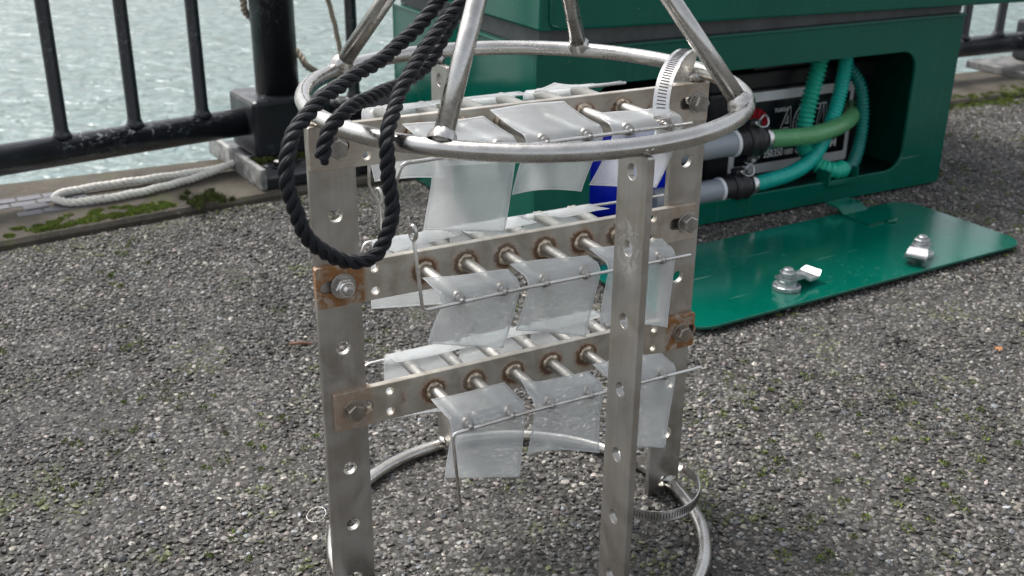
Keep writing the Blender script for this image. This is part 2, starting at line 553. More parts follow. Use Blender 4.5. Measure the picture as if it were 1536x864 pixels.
def tube_data(P, r, seg=12, closed=False, base=0, caps=True, dome=False, uvscale=None, lobes=None):
    """sweep a circle; r may be one radius or one per point"""
    P = np.array(P, float)
    n = len(P)
    rr = np.full(n, r, float) if np.isscalar(r) else np.array(r, float)
    T, N, B = frames(P, closed)
    if dome and not closed:
        # rounded ends
        r0, r1 = rr[0], rr[-1]
        a = [P[0] - T[0] * r0 * 0.45, P[0] - T[0] * r0 * 0.28]
        b = [P[-1] + T[-1] * r1 * 0.28, P[-1] + T[-1] * r1 * 0.45]
        P = np.vstack([a, P, b])
        rr = np.r_[r0 * 0.45, r0 * 0.82, rr, r1 * 0.82, r1 * 0.45]
        T = np.vstack([T[:1], T[:1], T, T[-1:], T[-1:]])
        N = np.vstack([N[:1], N[:1], N, N[-1:], N[-1:]])
        B = np.vstack([B[:1], B[:1], B, B[-1:], B[-1:]])
        n = len(P)
    th = np.linspace(0, 2 * np.pi, seg, endpoint=False)
    rm = np.repeat(rr[:, None], seg, 1)
    if lobes:
        rm = rm * (1 + lobes[1] * np.abs(np.cos(lobes[0] * th[None, :] / 2 - lobes[2] * np.arange(n)[:, None])) - lobes[1])
    V = (P[:, None, :] + rm[:, :, None] * (np.cos(th)[None, :, None] * N[:, None, :] + np.sin(th)[None, :, None] * B[:, None, :])).reshape(-1, 3)
    F = []
    m = n if closed else n - 1
    for i in range(m):
        i2 = (i + 1) % n
        for j in range(seg):
            j2 = (j + 1) % seg
            F.append((base + i * seg + j, base + i * seg + j2, base + i2 * seg + j2, base + i2 * seg + j))
    if caps and not closed:
        F.append(tuple(base + j for j in range(seg))[::-1])
        F.append(tuple(base + (n - 1) * seg + j for j in range(seg)))
    d = np.r_[0, np.cumsum(np.linalg.norm(np.diff(P, axis=0), axis=1))]
    UV = [(d[i] * (uvscale or 1), j / seg) for i in range(n) for j in range(seg)]
    return V, F, UV

def tube(name, P, r, mat, parent=None, seg=12, closed=False, caps=True, dome=False):
    V, F, _ = tube_data(P, r, seg, closed, 0, caps, dome)
    return mobj(name, V, F, mat, parent, True)

def rope(name, pts, rad, mat, parent=None, lay=None, strands=3, seg=10, sub=10, jag=0.0, lobes=None):
    """three strands laid round each other along a path"""
    P, L = resample(catmull(pts, sub), rad * 0.30)
    q_ = np.linspace(0, L / rad, len(P))
    P = P + rad * 0.07 * np.stack([np.sin(q_ * 0.9 + 1), np.sin(q_ * 0.63 + 2.2), np.sin(q_ * 0.77 + 4)], 1)
    T, N, B = frames(P)
    lay = lay or rad * 4.7
    s = np.linspace(0, L, len(P))
    V, F, UV = [], [], []
    base = 0
    for k in range(strands):
        ph = 2 * np.pi * k / strands + 2 * np.pi * s / lay
        Q = P + (np.cos(ph)[:, None] * N + np.sin(ph)[:, None] * B) * rad * 0.53
        if jag:
            Q = Q[: len(Q) - int(jag * k)]
        rk = rad * 0.525 * (1 + 0.05 * np.sin(np.arange(len(Q)) * 0.11 + k * 2.1) + 0.035 * np.sin(np.arange(len(Q)) * 0.29 + k * 1.3))
        v, f, u = tube_data(Q, rk, seg, False, base, True, True, 1.0, lobes)
        V.append(v); F += f; UV += [(a * 150 + k * 7, b * 12) for a, b in u]
        base += len(v)
    return mobj(name, np.vstack(V), F, mat, parent, True, uv=UV)

def circle_pts(cx, cy, r, n=20, ph=0.0):
    return [(cx + r * math.cos(ph + 2 * math.pi * i / n), cy + r * math.sin(ph + 2 * math.pi * i / n)) for i in range(n)]

def slot_pts(cx, cy, half, r, n=8):
    o = []
    for i in range(n + 1):
        a = -math.pi / 2 + math.pi * i / n
        o.append((cx + half + r * math.cos(a), cy + r * math.sin(a)))
    for i in range(n + 1):
        a = math.pi / 2 + math.pi * i / n
        o.append((cx - half + r * math.cos(a), cy + r * math.sin(a)))
    return o

def rrect(x0, x1, y0, y1, r, n=6):
    o = []
    for cx, cy, a0 in ((x1 - r, y0 + r, -90), (x1 - r, y1 - r, 0), (x0 + r, y1 - r, 90), (x0 + r, y0 + r, 180)):
        for i in range(n + 1):
            a = R(a0 + 90 * i / n)
            o.append((cx + r * math.cos(a), cy + r * math.sin(a)))
    return o

def flat(name, loops, thick, mat, parent=None, bev=0.0003, mtx=None, loc=(0, 0, 0), rot=(0, 0, 0)):
    """a plate cut from sheet with real holes: 2D outline + holes (local x,y), thickness centred on z"""
    cu = bpy.data.curves.new(name, 'CURVE')
    cu.dimensions = '2D'
    cu.fill_mode = 'BOTH'
    cu.extrude = max(1e-5, thick / 2 - bev)
    cu.bevel_depth = bev
    cu.bevel_resolution = 1
    cu.offset = -bev
    for lp in loops:
        s = cu.splines.new('POLY')
        s.points.add(len(lp) - 1)
        for p, q in zip(s.points, lp):
            p.co = (q[0], q[1], 0, 1)
        s.use_cyclic_u = True
    t = bpy.data.objects.new('tmp', cu)
    COL.objects.link(t)
    dg = bpy.context.evaluated_depsgraph_get()
    me = bpy.data.meshes.new_from_object(t.evaluated_get(dg))
    bpy.data.objects.remove(t)
    bpy.data.curves.remove(cu)
    if mtx is not None:
        me.transform(mtx)
    me.name = name
    me.materials.clear()
    me.materials.append(mat)
    me.polygons.foreach_set('use_smooth', [False] * len(me.polygons))
    o = bpy.data.objects.new(name, me)
    link(o, parent)
    o.location = loc
    o.rotation_euler = rot
    return o

def text_mesh(name, body, size, mat, parent, loc, rot, shear=0.0, offset=0.0, extr=0.0002, align='LEFT', sx=1.0):
    cu = bpy.data.curves.new(name, 'FONT')
    cu.body = body
    cu.size = size
    cu.shear = shear
    cu.offset = offset
    cu.extrude = extr
    cu.align_x = align
    t = bpy.data.objects.new('tmp', cu)
    COL.objects.link(t)
    dg = bpy.context.evaluated_depsgraph_get()
    me = bpy.data.meshes.new_from_object(t.evaluated_get(dg))
    bpy.data.objects.remove(t)
    bpy.data.curves.remove(cu)
    me.transform(Matrix.Diagonal((sx, 1, 1, 1)))
    me.name = name
    me.materials.clear()
    me.materials.append(mat)
    o = bpy.data.objects.new(name, me)
    link(o, parent)
    o.location = loc
    o.rotation_euler = rot
    return o

XZ = Matrix(((1, 0, 0, 0), (0, 0, -1, 0), (0, 1, 0, 0), (0, 0, 0, 1)))     # (x, y) -> (x, z)

def lathe(name, prof, mat, parent=None, seg=20, axis='z', loc=(0, 0, 0), smooth=True):
    V, F = [], []
    for r, h in prof:
        for j in range(seg):
            a = 2 * math.pi * j / seg
            c, s = r * math.cos(a), r * math.sin(a)
            V.append((c, s, h) if axis == 'z' else ((h, c, s) if axis == 'x' else (c, h, s)))
    n = len(prof)
    for i in range(n - 1):
        for j in range(seg):
            j2 = (j + 1) % seg
            q = (i * seg + j, i * seg + j2, (i + 1) * seg + j2, (i + 1) * seg + j)
            F.append(q if axis != 'y' else q[::-1])
    lo, hi = tuple(range(seg))[::-1], tuple((n - 1) * seg + j for j in range(seg))
    F += [lo, hi] if axis != 'y' else [lo[::-1], hi[::-1]]
    o = mobj(name, V, F, mat, parent, False, loc)
    if smooth:
        me = o.data
        me.polygons.foreach_set('use_smooth', [len(p.vertices) == 4 for p in me.polygons])
    return o

# ================================================================== SETTING
KL = (Vector((-0.33, 1.537)), Vector((math.cos(R(36)), math.sin(R(36)))))        # kerb line, left part
KR = (Vector((-0.33, 1.537)), Vector((math.cos(R(27.3)), math.sin(R(27.3)))))    # right part
WK = Vector((-0.40, 1.742))                                                       # water edge kink
def kerb_pt(t):
    return (KL[0] + KL[1] * t) if t < 0 else (KR[0] + KR[1] * t)
def water_pt(t):
    if t < 0:
        return WK + Vector((math.cos(R(27)), math.sin(R(27)))) * t
    return WK + Vector((math.cos(R(27)), math.sin(R(27)))) * t

ka, kb = kerb_pt(-25), kerb_pt(60)
ground_poly = [(kb.x, kb.y), (0 + KL[0].x, KL[0].y), (ka.x, ka.y), (-60, -80), (90, -80)]
pv = mobj('pavement', [(x, y, 0) for x, y in ground_poly], [tuple(range(5))], M['bit'])
tag(pv, 'dark worn asphalt with exposed stone chips', None, None, 'structure')

# coping slabs: two straight runs that meet at the railing post, running down into the water
def coping(name, ts, label):
    ins = [kerb_pt(t) for t in ts]
    outs = [water_pt(t) for t in ts]
    V, F = [], []
    prof = []
    for a, b in zip(ins, outs):
        d = (b - a)
        row = [(a.x, a.y, -0.02), (a.x, a.y, 0.006), (a.x + d.x * 0.02, a.y + d.y * 0.02, 0.0115), (a.x + d.x * 0.35, a.y + d.y * 0.35, 0.0135),
               (a.x + d.x * 0.96, a.y + d.y * 0.96, 0.012), (b.x, b.y, 0.002), (b.x, b.y, -1.9)]
        prof.append(row)
        V += row
    k = len(prof[0])
    for i in range(len(prof) - 1):
        for j in range(k - 1):
            F.append((i * k + j, (i + 1) * k + j, (i + 1) * k + j + 1, i * k + j + 1))
    F.append(tuple(range(k)))
    F.append(tuple((len(prof) - 1) * k + j for j in range(k))[::-1])
    o = mobj(name, V, F, M['cop'])
    tag(o, label, None, None, 'structure')
    return o
cop_l = coping('quay_coping', [-25, -8, -3, -1.2, -0.9, -0.6, -0.4, -0.2, -0.002], 'weathered concrete coping along the water edge left of the post')
cop_r = coping('quay_coping', [0.002, 0.3, 0.6, 1, 1.4, 1.8, 2.4, 4, 10, 60], 'weathered concrete coping along the water edge behind the box')

# wet slate setts let into the left coping
A36 = R(33)
tileb = box_bm(-0.016, 0.016, -0.010, 0.010, -0.002, 0.002, 0.0012)
first = None
ex, ey = Vector((math.cos(A36), math.sin(A36))), Vector((-math.sin(A36), math.cos(A36)))
for j in range(4):
    for i in range(5 - (j == 3)):
        p = Vector((-0.722, 1.374)) + ex * (i * 0.0345 + (j % 2) * 0.012) + ey * (j * 0.0235)
        if random.random() < 0.40:
            continue
        loc = (p.x, p.y, 0.0124 + random.uniform(-0.0005, 0.0006))
        if first is None:
            first = bmobj('paving_tile', tileb, M['tile'], cop_l, loc=loc, rot=(0, 0, A36))
        else:
            share('paving_tile', first, cop_l, loc, (random.uniform(-.02, .02), random.uniform(-.02, .02), A36 + random.uniform(-.05, .05)))

# water
wt = mobj('water', [(-400, -60, -1.62), (500, -60, -1.62), (500, 900, -1.62), (-400, 900, -1.62)], [(0, 1, 2, 3)], M['water'])
tag(wt, 'pale teal rippled harbour water', None, None, 'structure')

# ================================================================== RAILING
def post_thing(loc, rz, label, flange=True, left=-0.085):
    t = thing('railing_post', label, 'post', (loc[0], loc[1], 0.012), rz, 'black railing posts')
    lathe('column', [(0.034, 0.108), (0.034, 1.05), (0.030, 1.058)], M['black'], t, 28)
    bmobj('base_block', box_bm(-0.062, 0.066, -0.056, 0.056, 0.020, 0.110, 0.007), M['black'], t)
    bp = bmobj('base_plate', box_bm(left, 0.12, -0.150, 0.09, 0.0, 0.018, 0.003), M['black'] if flange else M['gasket'], t)
    if flange:
        bmobj('side_flange', box_bm(-0.092, -0.083, -0.152, 0.088, 0.0005, 0.033, 0.0025), M['flange'], t)
    for bx, by in ((left + 0.04, -0.105), (0.075, -0.105)):
        lathe('anchor_bolt', [(0.013, 0.018), (0.013, 0.021), (0.0095, 0.0212), (0.0095, 0.029), (0.005, 0.031)], M['black'], t, 6, loc=(bx, by, 0), smooth=False)
    return t
POST = Vector((-0.374, 1.70))
post_thing(POST, R(33), 'thick black railing post on a square base block beside the white rope')
rd = Vector((math.cos(R(26.8)), math.sin(R(26.8))))
ldir = Vector((math.cos(R(39)), math.sin(R(39))))
P2 = POST + rd * 1.80
post_thing(P2, R(26.8), 'railing post with a bolted base plate at the far right edge behind the box', False, -0.165)

def railing(origin, d, rz, x0, x1, bars, label):
    t = thing('railing', label, 'railing', (origin.x, origin.y, 0.0), rz, 'black railing runs')
    def run(z, r, name):
        return tube(name, [(x0, 0, z), ((x0 + x1) / 2, 0, z), (x1, 0, z)], r, M['black'], t, 20)
    run(0.082, 0.0215, 'bottom_rail')
    run(1.02, 0.0215, 'top_rail')
    fb = None
    for x in bars:
        if fb is None:
            prof = [(0.0155, 0.100), (0.0122, 0.1055), (0.0098, 0.112), (0.0096, 0.5), (0.0096, 1.01)]
            fb = lathe('bar', prof, M['black'], t, 12, loc=(x, 0, 0))
        else:
            share('bar', fb, t, (x, 0, 0))
    return t
railing(POST, ldir, R(39), -2.6, -0.045, [-0.128 - 0.1045 * i for i in range(22)], 'black tubular railing with upright bars left of the thick post')
railing(POST, rd, R(26.8), 0.05, 1.75, [0.126 + 0.1065 * i for i in range(15)], 'black tubular railing running behind the green box')
railing(P2, rd, R(26.8), 0.05, 2.4, [0.126 + 0.1065 * i for i in range(20)], 'black railing run beyond the far right post')

# ================================================================== GREEN BOX
BX = Vector((0.0264, 1.2904, 0))
BA = R(28.3)
gb = thing('equipment_box', 'dark green metal equipment box with an open rounded hatch in its front', 'box', BX, BA)
W_, D_, H_ = 0.7265, 0.45, 0.26
flat('front_panel', [rrect(0, W_, 0.004, H_, 0.003, 2), rrect(0.082, 0.640, 0.036, 0.215, 0.030, 8)], 0.005, M['green'], gb, 0.0008, XZ, loc=(0, 0.0025, 0))
bmobj('side_panel', box_bm(0.0, 0.004, 0.0052, D_, 0.004, H_, 0.0008), M['green'], gb)
bmobj('side_panel', box_bm(W_ - 0.004, W_, 0.0052, D_, 0.004, H_, 0.0008), M['green'], gb)
bmobj('back_panel', box_bm(0.0042, W_ - 0.0042, D_ - 0.004, D_, 0.004, H_, 0.0008), M['green'], gb)
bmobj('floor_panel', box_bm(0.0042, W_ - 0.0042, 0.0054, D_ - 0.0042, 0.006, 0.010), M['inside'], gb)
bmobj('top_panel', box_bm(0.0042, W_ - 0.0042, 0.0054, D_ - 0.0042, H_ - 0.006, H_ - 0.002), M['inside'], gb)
# turned-in rim of the top edge
rim = bmesh.new()
box_bm(-0.002, W_ + 0.002, -0.002, 0.010, H_ - 0.001, H_ + 0.003, 0.001, rim)
box_bm(-0.002, 0.010, 0.0102, D_, H_ - 0.001, H_ + 0.003, 0.001, rim)
box_bm(W_ - 0.010, W_ + 0.002, 0.0102, D_, H_ - 0.001, H_ + 0.003, 0.001, rim)
bmobj('top_rim', rim, M['green'], gb)
bmobj('seal', box_bm(0.010, W_ + 0.004, 0.012, D_ - 0.01, H_ + 0.0032, H_ + 0.034), M['seal'], gb)
lid = bmobj('lid', box_bm(0.0, 0.92, -0.013, D_ + 0.02, 0, 0.085, 0.003), M['green'], gb, loc=(-0.004, 0, 0.288))
lid.rotation_euler = (0, R(0.95), 0)
tube('corner_bead', [(0.013, -0.0142, 0.07), (0.0132, -0.0145, 0.012), (0.016, -0.0145, 0.0065), (0.023, -0.0145, 0.005)], [0.0017, 0.0018, 0.0019, 0.0024], M['green'], lid, 8, dome=True)
# U-shaped hook on the sill
hk = bmesh.new()
box_bm(0.489, 0.492, -0.006, 0.020, 0.030, 0.052, 0.0005, hk)
box_bm(0.544, 0.547, -0.006, 0.020, 0.030, 0.052, 0.0005, hk)
box_bm(0.4922, 0.5438, -0.006, -0.003, 0.030, 0.0375, 0.0005, hk)
bmobj('sill_bracket', hk, M['green'], gb)

# hatch cover on the ground
PA = R(30.8)
PC = Vector((0.384, 1.288, 0.0085))
hc = thing('hatch_cover', 'loose green hatch cover lying flat on the asphalt in front of the box', 'cover', PC, PA)
flat('plate', [rrect(-0.284, 0.284, -0.104, 0.104, 0.034, 8)], 0.0035, M['green'], hc, 0.0006, loc=(0, 0, 0))
def to_local(x, y):
    v = Vector((x - PC.x, y - PC.y))
    return (v.x * math.cos(PA) + v.y * math.sin(PA), -v.x * math.sin(PA) + v.y * math.cos(PA))
tx, ty = to_local(0.488, 1.449)
tb = bmesh.new()
vs = []
prof = [(0.043, 0.018), (0.020, 0.018), (0.006, 0.0105), (-0.040, 0.0105)]
for i, (yy, zz) in enumerate(prof):
    for xx in (-0.024, 0.024):
        for dz in (0, 0.0025):
            vs.append(tb.verts.new((tx + xx, ty + yy, zz + dz - 0.0085)))
for i in range(3):
    a = i * 4
    b_ = a + 4
    for q in ((a, a + 2, b_ + 2, b_), (a + 1, b_ + 1, b_ + 3, a + 3), (a, b_, b_ + 1, a + 1), (a + 2, a + 3, b_ + 3, b_ + 2)):
        tb.faces.new([vs[k] for k in q])
tb.faces.new([vs[k] for k in (0, 1, 3, 2)])
tb.faces.new([vs[k] for k in (12, 14, 15, 13)])
bmesh.ops.recalc_face_normals(tb, faces=tb.faces)
bmobj('hook_tab', tb, M['green'], hc)
tube('weld_mark', [(tx + 0.010, ty - 0.043, 0.003), (tx + 0.018, ty - 0.046, 0.0042), (tx + 0.027, ty - 0.042, 0.0036)], [0.002, 0.0032, 0.0022], M['green'], hc, 8, dome=True)

def latch(lx, ly, ang):
    """swivel latch: square foot, nuts on a stub, cranked tongue"""
    e = lathe('latch', [(0.0128, 0.0019), (0.0128, 0.0055), (0.0122, 0.0060), (0.0088, 0.0061), (0.0088, 0.0105), (0.0078, 0.0108), (0.0045, 0.0109), (0.0045, 0.0215), (0.0036, 0.0225)],
              M['zinc'], hc, 12, loc=(lx, ly, 0), smooth=False)
    e.rotation_euler = (0, 0, ang)
    e.scale = (1.3, 1.3, 1.25)
    tg = bmesh.new()
    pr_ = [(-0.0075, 0.0112), (0.014, 0.0112), (0.021, 0.0065), (0.033, 0.0072), (0.038, 0.0110)]
    vv = []
    wd = [0.0085, 0.0085, 0.010, 0.0105, 0.0085]
    for (x, z), h in zip(pr_, wd):
        vv.append([tg.verts.new((x, -h, z)), tg.verts.new((x, h, z)), tg.verts.new((x, h, z + 0.0024)), tg.verts.new((x, -h, z + 0.0024))])
    for a, b_ in zip(vv[:-1], vv[1:]):
        for i in range(4):
            tg.faces.new([a[i], a[(i + 1) % 4], b_[(i + 1) % 4], b_[i]])
    tg.faces.new(vv[0][::-1])
    tg.faces.new(vv[-1])
    bmesh.ops.recalc_face_normals(tg, faces=tg.faces)
    bmobj('tongue', tg, M['zinc'], e)
    lathe('nut', [(0.0074, 0.0138), (0.0078, 0.0142), (0.0078, 0.0185), (0.0074, 0.0189)], M['zinc'], e, 6, smooth=False)
    return e
lx, ly = to_local(0.3225, 1.176)
latch(lx, ly, R(8))
lx, ly = to_local(0.520, 1.293)
latch(lx, ly, R(-150))

# ------------------------------------------------------------------ contents of the box
def B(x, y, z):
    """box-local point to world"""
    return Vector((BX.x + x * math.cos(BA) - y * math.sin(BA), BX.y + x * math.sin(BA) + y * math.cos(BA), z))
bt = thing('battery', 'black leisure battery with a pale framed label inside the green box', 'battery', B(0.335, 0.09, 0.0102), BA)
bmobj('case', box_bm(0, 0.315, 0, 0.175, 0, 0.150, 0.005), M['bat'], bt)
bl = bmobj('case_lid', box_bm(-0.003, 0.318, -0.003, 0.178, 0.1505, 0.176, 0.004), M['bat'], bt)
for x in (0.04, 0.275):
    lathe('terminal', [(0.010, 0.176), (0.009, 0.194), (0.0085, 0.195)], M['zinc'], bl, 16, loc=(x, 0.03, 0))
bmobj('carry_ridge', box_bm(0.08, 0.24, 0.004, 0.016, 0.1764, 0.184, 0.002), M['bat'], bl)
lab = flat('label_frame', [rrect(0.044, 0.279, 0.022, 0.146, 0.004, 3)], 0.0006, M['labw'], bt, 0.0001, XZ, loc=(0, -0.0006, 0))
flat('label_field', [rrect(0.054, 0.271, 0.037, 0.132, 0.002, 2)], 0.0004, M['lab'], lab, 0.0001, XZ, loc=(0, -0.0006, 0))
TR = (math.pi / 2, 0, 0)
text_mesh('lettering', 'ACTIVE', 0.060, M['ink'], lab, (0.133, -0.0012, 0.076), TR, 0.25, 0.0019, 0.0001, sx=0.60)
text_mesh('lettering', 'ACTIVE', 0.060, M['lab'], lab, (0.133, -0.0016, 0.076), TR, 0.25, 0.0001, 0.0001, sx=0.60)
text_mesh('lettering', 'YUASA', 0.0085, M['ink'], lab, (0.122, -0.0012, 0.113), TR)
for x, s_, sz in ((0.0745, '12', 0.0165), (0.0957, '80', 0.0165), (0.118, '350', 0.0165), (0.137, '350', 0.0165), (0.157, '1000', 0.0120), (0.177, '420', 0.0120)):
    text_mesh('lettering', s_, sz, M['ink'], lab, (x, -0.0012, 0.0450), TR, sx=0.74, align='CENTER', offset=0.0003)
for x, s_ in ((0.203, 'L'), (0.247, 'M')):
    text_mesh('lettering', s_, 0.018, M['ink'], lab, (x, -0.0012, 0.0465), TR, offset=0.0003, align='CENTER')
fan = bmesh.new()
for i in range(7):
    a0, a1 = R(28 + i * 18), R(28 + i * 18 + 14.5)
    c = Vector((0.084, 0, 0.083))
    q = [c + Vector((0.010 * math.cos(a), 0, 0.010 * math.sin(a))) for a in (a0, a1)] + [c + Vector((0.034 * math.cos(a), 0, 0.040 * math.sin(a))) for a in (a1, a0)]
    fv = [fan.verts.new(p) for p in q]
    fan.faces.new(fv)
bmesh.ops.solidify(fan, geom=list(fan.faces), thickness=0.0002)
bmobj('emblem', fan, M['red'], lab, loc=(0, -0.0012, 0))
dots = bmesh.new()
for i in range(9):
    for j in range(4):
        box_bm(0.196 + i * 0.006, 0.1978 + i * 0.006, -0.0013, -0.0010, 0.1135 + j * 0.0028, 0.1147 + j * 0.0028, 0, dots)
bmobj('dot_pattern', dots, M['hoseD'], lab)

dr = thing('plastic_drum', 'bright blue plastic drum standing inside the left of the green box', 'drum', B(0.195, 0.150, 0.0102), BA)
lathe('body', [(0.104, 0), (0.112, 0.006), (0.114, 0.016), (0.114, 0.135), (0.110, 0.146), (0.104, 0.150)], M['blue'], dr, 48)
lathe('shaded_drum_top', [(0.108, 0.1502), (0.113, 0.154), (0.113, 0.176), (0.106, 0.182)], M['navy'], dr, 48)  # navy paints the shade inside the box onto the blue drum's upper part
ub = thing('control_box', 'dark navy box standing between the blue drum and the battery', 'box', B(0.250, 0.275, 0.0102), BA)
bmobj('body', box_bm(0.0, 0.075, 0.0, 0.14, 0, 0.15, 0.006), M['navy'], ub)
bmobj('lid', box_bm(-0.002, 0.077, -0.002, 0.142, 0.1505, 0.168, 0.004), M['navy'], ub)

def fitting(x0, y, z, s, label):
    t = thing('pipe_coupling', label, 'coupling', B(x0, y, z), BA, 'pipe couplings')
    lathe('pipe', [(0.0175 * s, -0.055), (0.0175 * s, 0.056), (0.017 * s, 0.057)], M['pvc'], t, 28, 'x')
    lathe('pipe_rim', [(0.0180 * s, 0.0572), (0.0192 * s, 0.058), (0.0192 * s, 0.0615), (0.0185 * s, 0.062)], M['pvcw'], t, 28, 'x')
    lathe('collar', [(0.0180 * s, 0.0622), (0.0188 * s, 0.064), (0.0188 * s, 0.074), (0.0205 * s, 0.0745), (0.0205 * s, 0.078), (0.017 * s, 0.0785)], M['coup'], t, 28, 'x')
    lathe('coupling_body', [(0.0185 * s, 0.0787), (0.0225 * s, 0.080), (0.0228 * s, 0.089), (0.0215 * s, 0.0895), (0.0215 * s, 0.096), (0.0226 * s, 0.0965), (0.0226 * s, 0.104), (0.0195 * s, 0.106), (0.0160 * s, 0.107), (0.0160 * s, 0.112)], M['coup'], t, 28, 'x')
    for sg in (1, -1):
        lv = bmobj('cam_lever', box_bm(0.082, 0.103, -0.0075, 0.0075, 0.0205 * s, 0.0300 * s, 0.003), M['coup'], t)
        lv.rotation_euler = (0 if sg > 0 else math.pi, 0, 0)
        lathe('pivot', [(0.0026, -0.0105), (0.0026, 0.0105)], M['zinc'], lv, 10, 'y', loc=(0.092, 0, 0.0262 * s))
        rg = [(0.101 + 0.0085 * math.cos(a), -0.011 + 0.002 * math.sin(2 * a), 0.029 * s + 0.0085 * math.sin(a)) for a in np.linspace(0, 2 * np.pi, 20, endpoint=False)]
        tube('pull_ring', rg, 0.0012, M['zinc'], lv, 6, closed=True)
    lathe('hose_clamp_band', [(0.0165 * s, 0.1122), (0.0172 * s, 0.113), (0.0172 * s, 0.119), (0.0165 * s, 0.120)], M['clamp'], t, 24, 'x')
    return t
fitting(0.2615, 0.014, 0.1105, 1.0, 'upper black cam coupling on a grey pipe, feeding the pale green hose')
fitting(0.2425, 0.012, 0.047, 0.88, 'lower black cam coupling on a grey pipe, feeding the teal hose')

def hose(name, pts, r, mat, label, rib=0.0, pitch=0.0062):
    P, L = resample(catmull([B(*p) for p in pts], 14), 0.0012 if rib else 0.004)
    s = np.linspace(0, L, len(P))
    rr = r + rib * np.cos(2 * np.pi * s / pitch) if rib else r
    o = tube(name, P, rr, mat, None, 18)
    return tag(o, label, 'hose', 'hoses inside the green box')
hose('hose', [(0.370, 0.014, 0.1105), (0.42, 0.016, 0.106), (0.48, 0.020, 0.104), (0.54, 0.034, 0.108), (0.585, 0.060, 0.113), (0.625, 0.11, 0.115)],
     0.0130, M['hoseC'], 'pale green smooth hose running level across the battery label', 0.0)
hose('hose', [(0.350, 0.012, 0.0465), (0.385, 0.012, 0.0475), (0.44, 0.018, 0.052), (0.485, 0.030, 0.064), (0.520, 0.044, 0.090), (0.541, 0.050, 0.130), (0.552, 0.054, 0.175), (0.556, 0.056, 0.235)],
     0.0105, M['hoseB'], 'bright teal ribbed hose rising from the lower coupling', 0.0012, 0.0052)
hose('hose', [(0.518, 0.068, 0.240), (0.508, 0.060, 0.205), (0.496, 0.055, 0.165), (0.486, 0.052, 0.125), (0.484, 0.048, 0.080), (0.495, 0.030, 0.055), (0.513, 0.011, 0.047), (0.535, 0.012, 0.0465)],
     0.0118, M['hoseA'], 'green ribbed hose hanging straight down in front of the battery label', 0.0017, 0.0068)
hose('hose', [(0.5353, 0.012, 0.0465), (0.556, 0.017, 0.050), (0.580, 0.032, 0.075), (0.594, 0.046, 0.115), (0.588, 0.055, 0.160), (0.570, 0.075, 0.195), (0.56, 0.10, 0.24)],
     0.0086, M['hoseD'], 'dark teal ribbed hose looping up on the right of the battery', 0.0013, 0.0058)

# ================================================================== SAMPLING FRAME
CA = R(28.5)
CC = Vector((0.00695, 0.69735, 0))
RR, TUBE, ZT = 0.1415, 0.0054, 0.3479
def F(u, L, z):
    """frame-local: u along the plates, L towards the viewer, z up (local y = -L)"""
    return (u, -L, z)
def Fw(u, L, z):
    return Vector((CC.x + u * math.cos(CA) + L * math.sin(CA), CC.y + u * math.sin(CA) - L * math.cos(CA), z))
cg = thing('sampling_frame', 'round stainless steel cage of two rings, four drilled legs and slotted cross plates', 'metal frame', CC, CA)
ringp = [(RR * math.cos(a), RR * math.sin(a), 0) for a in np.linspace(0, 2 * np.pi, 120, endpoint=False)]
def ring_z(x, y):
    return ZT - 0.0010 + 0.0022 * (x * math.sin(CA) + y * math.cos(CA)) / RR     # the ring sags a little towards the viewer
tr_ = tube('ring', [(x, y, ring_z(x, y)) for x, y, z in ringp], TUBE, M['ring'], cg, 18, True)
br_ = tube('ring', [(x, y, TUBE + 0.0012) for x, y, z in ringp], TUBE, M['ring'], cg, 18, True)

HOLES = [0.0115 + 0.0453 * k for k in range(8)]
legs = []
for name, az, mat in (('left', 209, 'leg'), ('front', 297, 'legf'), ('right', 28.5, 'leg'), ('back', 117.5, 'leg')):
    a = R(az) - CA
    loops = [rrect(0.1190, 0.1490, 0.001, 0.3405, 0.0012, 2)] + [circle_pts(0.1335, z, 0.0046, 20) for z in HOLES]
    lg = flat('leg', loops, 0.0045, M[mat], cg, 0.0005, XZ, rot=(0, 0, a))
    legs.append(lg)
    # weld knuckles where the leg meets the rings
    for z in (ZT - 0.0045, 0.0115):
        bmw = bmesh.new()
        bmesh.ops.create_icosphere(bmw, subdivisions=3, radius=0.0056)
        for v in bmw.verts:
            q = v.co
            k_ = 1 + 0.16 * math.sin(q.x * 1900 + q.z * 700) * math.cos(q.y * 1500)
            v.co = Vector((q.x * 1.25 * k_, q.y * 0.95 * k_, q.z * 0.72 * k_))
        wb = bmobj('weld', bmw, M['ring'], lg, True, loc=(RR - 0.0012, 0, z))

# bridle stays to the lifting eye
APEX = 0.5182
for az in (251, 341, 72.5, 156):
    a = R(az) - CA
    dirr = Vector((math.cos(a), math.sin(a), 0))
    p0 = dirr * (RR - 0.002) + Vector((0, 0, ring_z(dirr.x * RR, dirr.y * RR) + 0.003))
    p1 = dirr * 0.014 + Vector((0, 0, APEX - 0.010))
    st = tube('stay', [p0, p0.lerp(p1, .33), p0.lerp(p1, .66), p1], 0.0057, M['ring'], cg, 16)
    # fillet weld at the foot
    V, Fc = [], []
    ax = (p1 - p0).normalized()
    s1 = ax.cross(Vector((0, 0, 1))).normalized()
    s2 = ax.cross(s1)
    for i, (t_, r_) in enumerate(((0.000, 0.0080), (0.0025, 0.0078), (0.0048, 0.0068), (0.0065, 0.0058))):
        for j in range(20):
            b_ = 2 * math.pi * j / 20
            q = 1 + 0.10 * math.sin(7 * b_ + i)
            V.append(p0 + ax * t_ + (s1 * math.cos(b_) + s2 * math.sin(b_)) * r_ * q)
    for i in range(3):
        for j in range(20):
            Fc.append((i * 20 + j, i * 20 + (j + 1) % 20, (i + 1) * 20 + (j + 1) % 20, (i + 1) * 20 + j))
    mobj('weld', V, Fc, M['ring'], st, True)
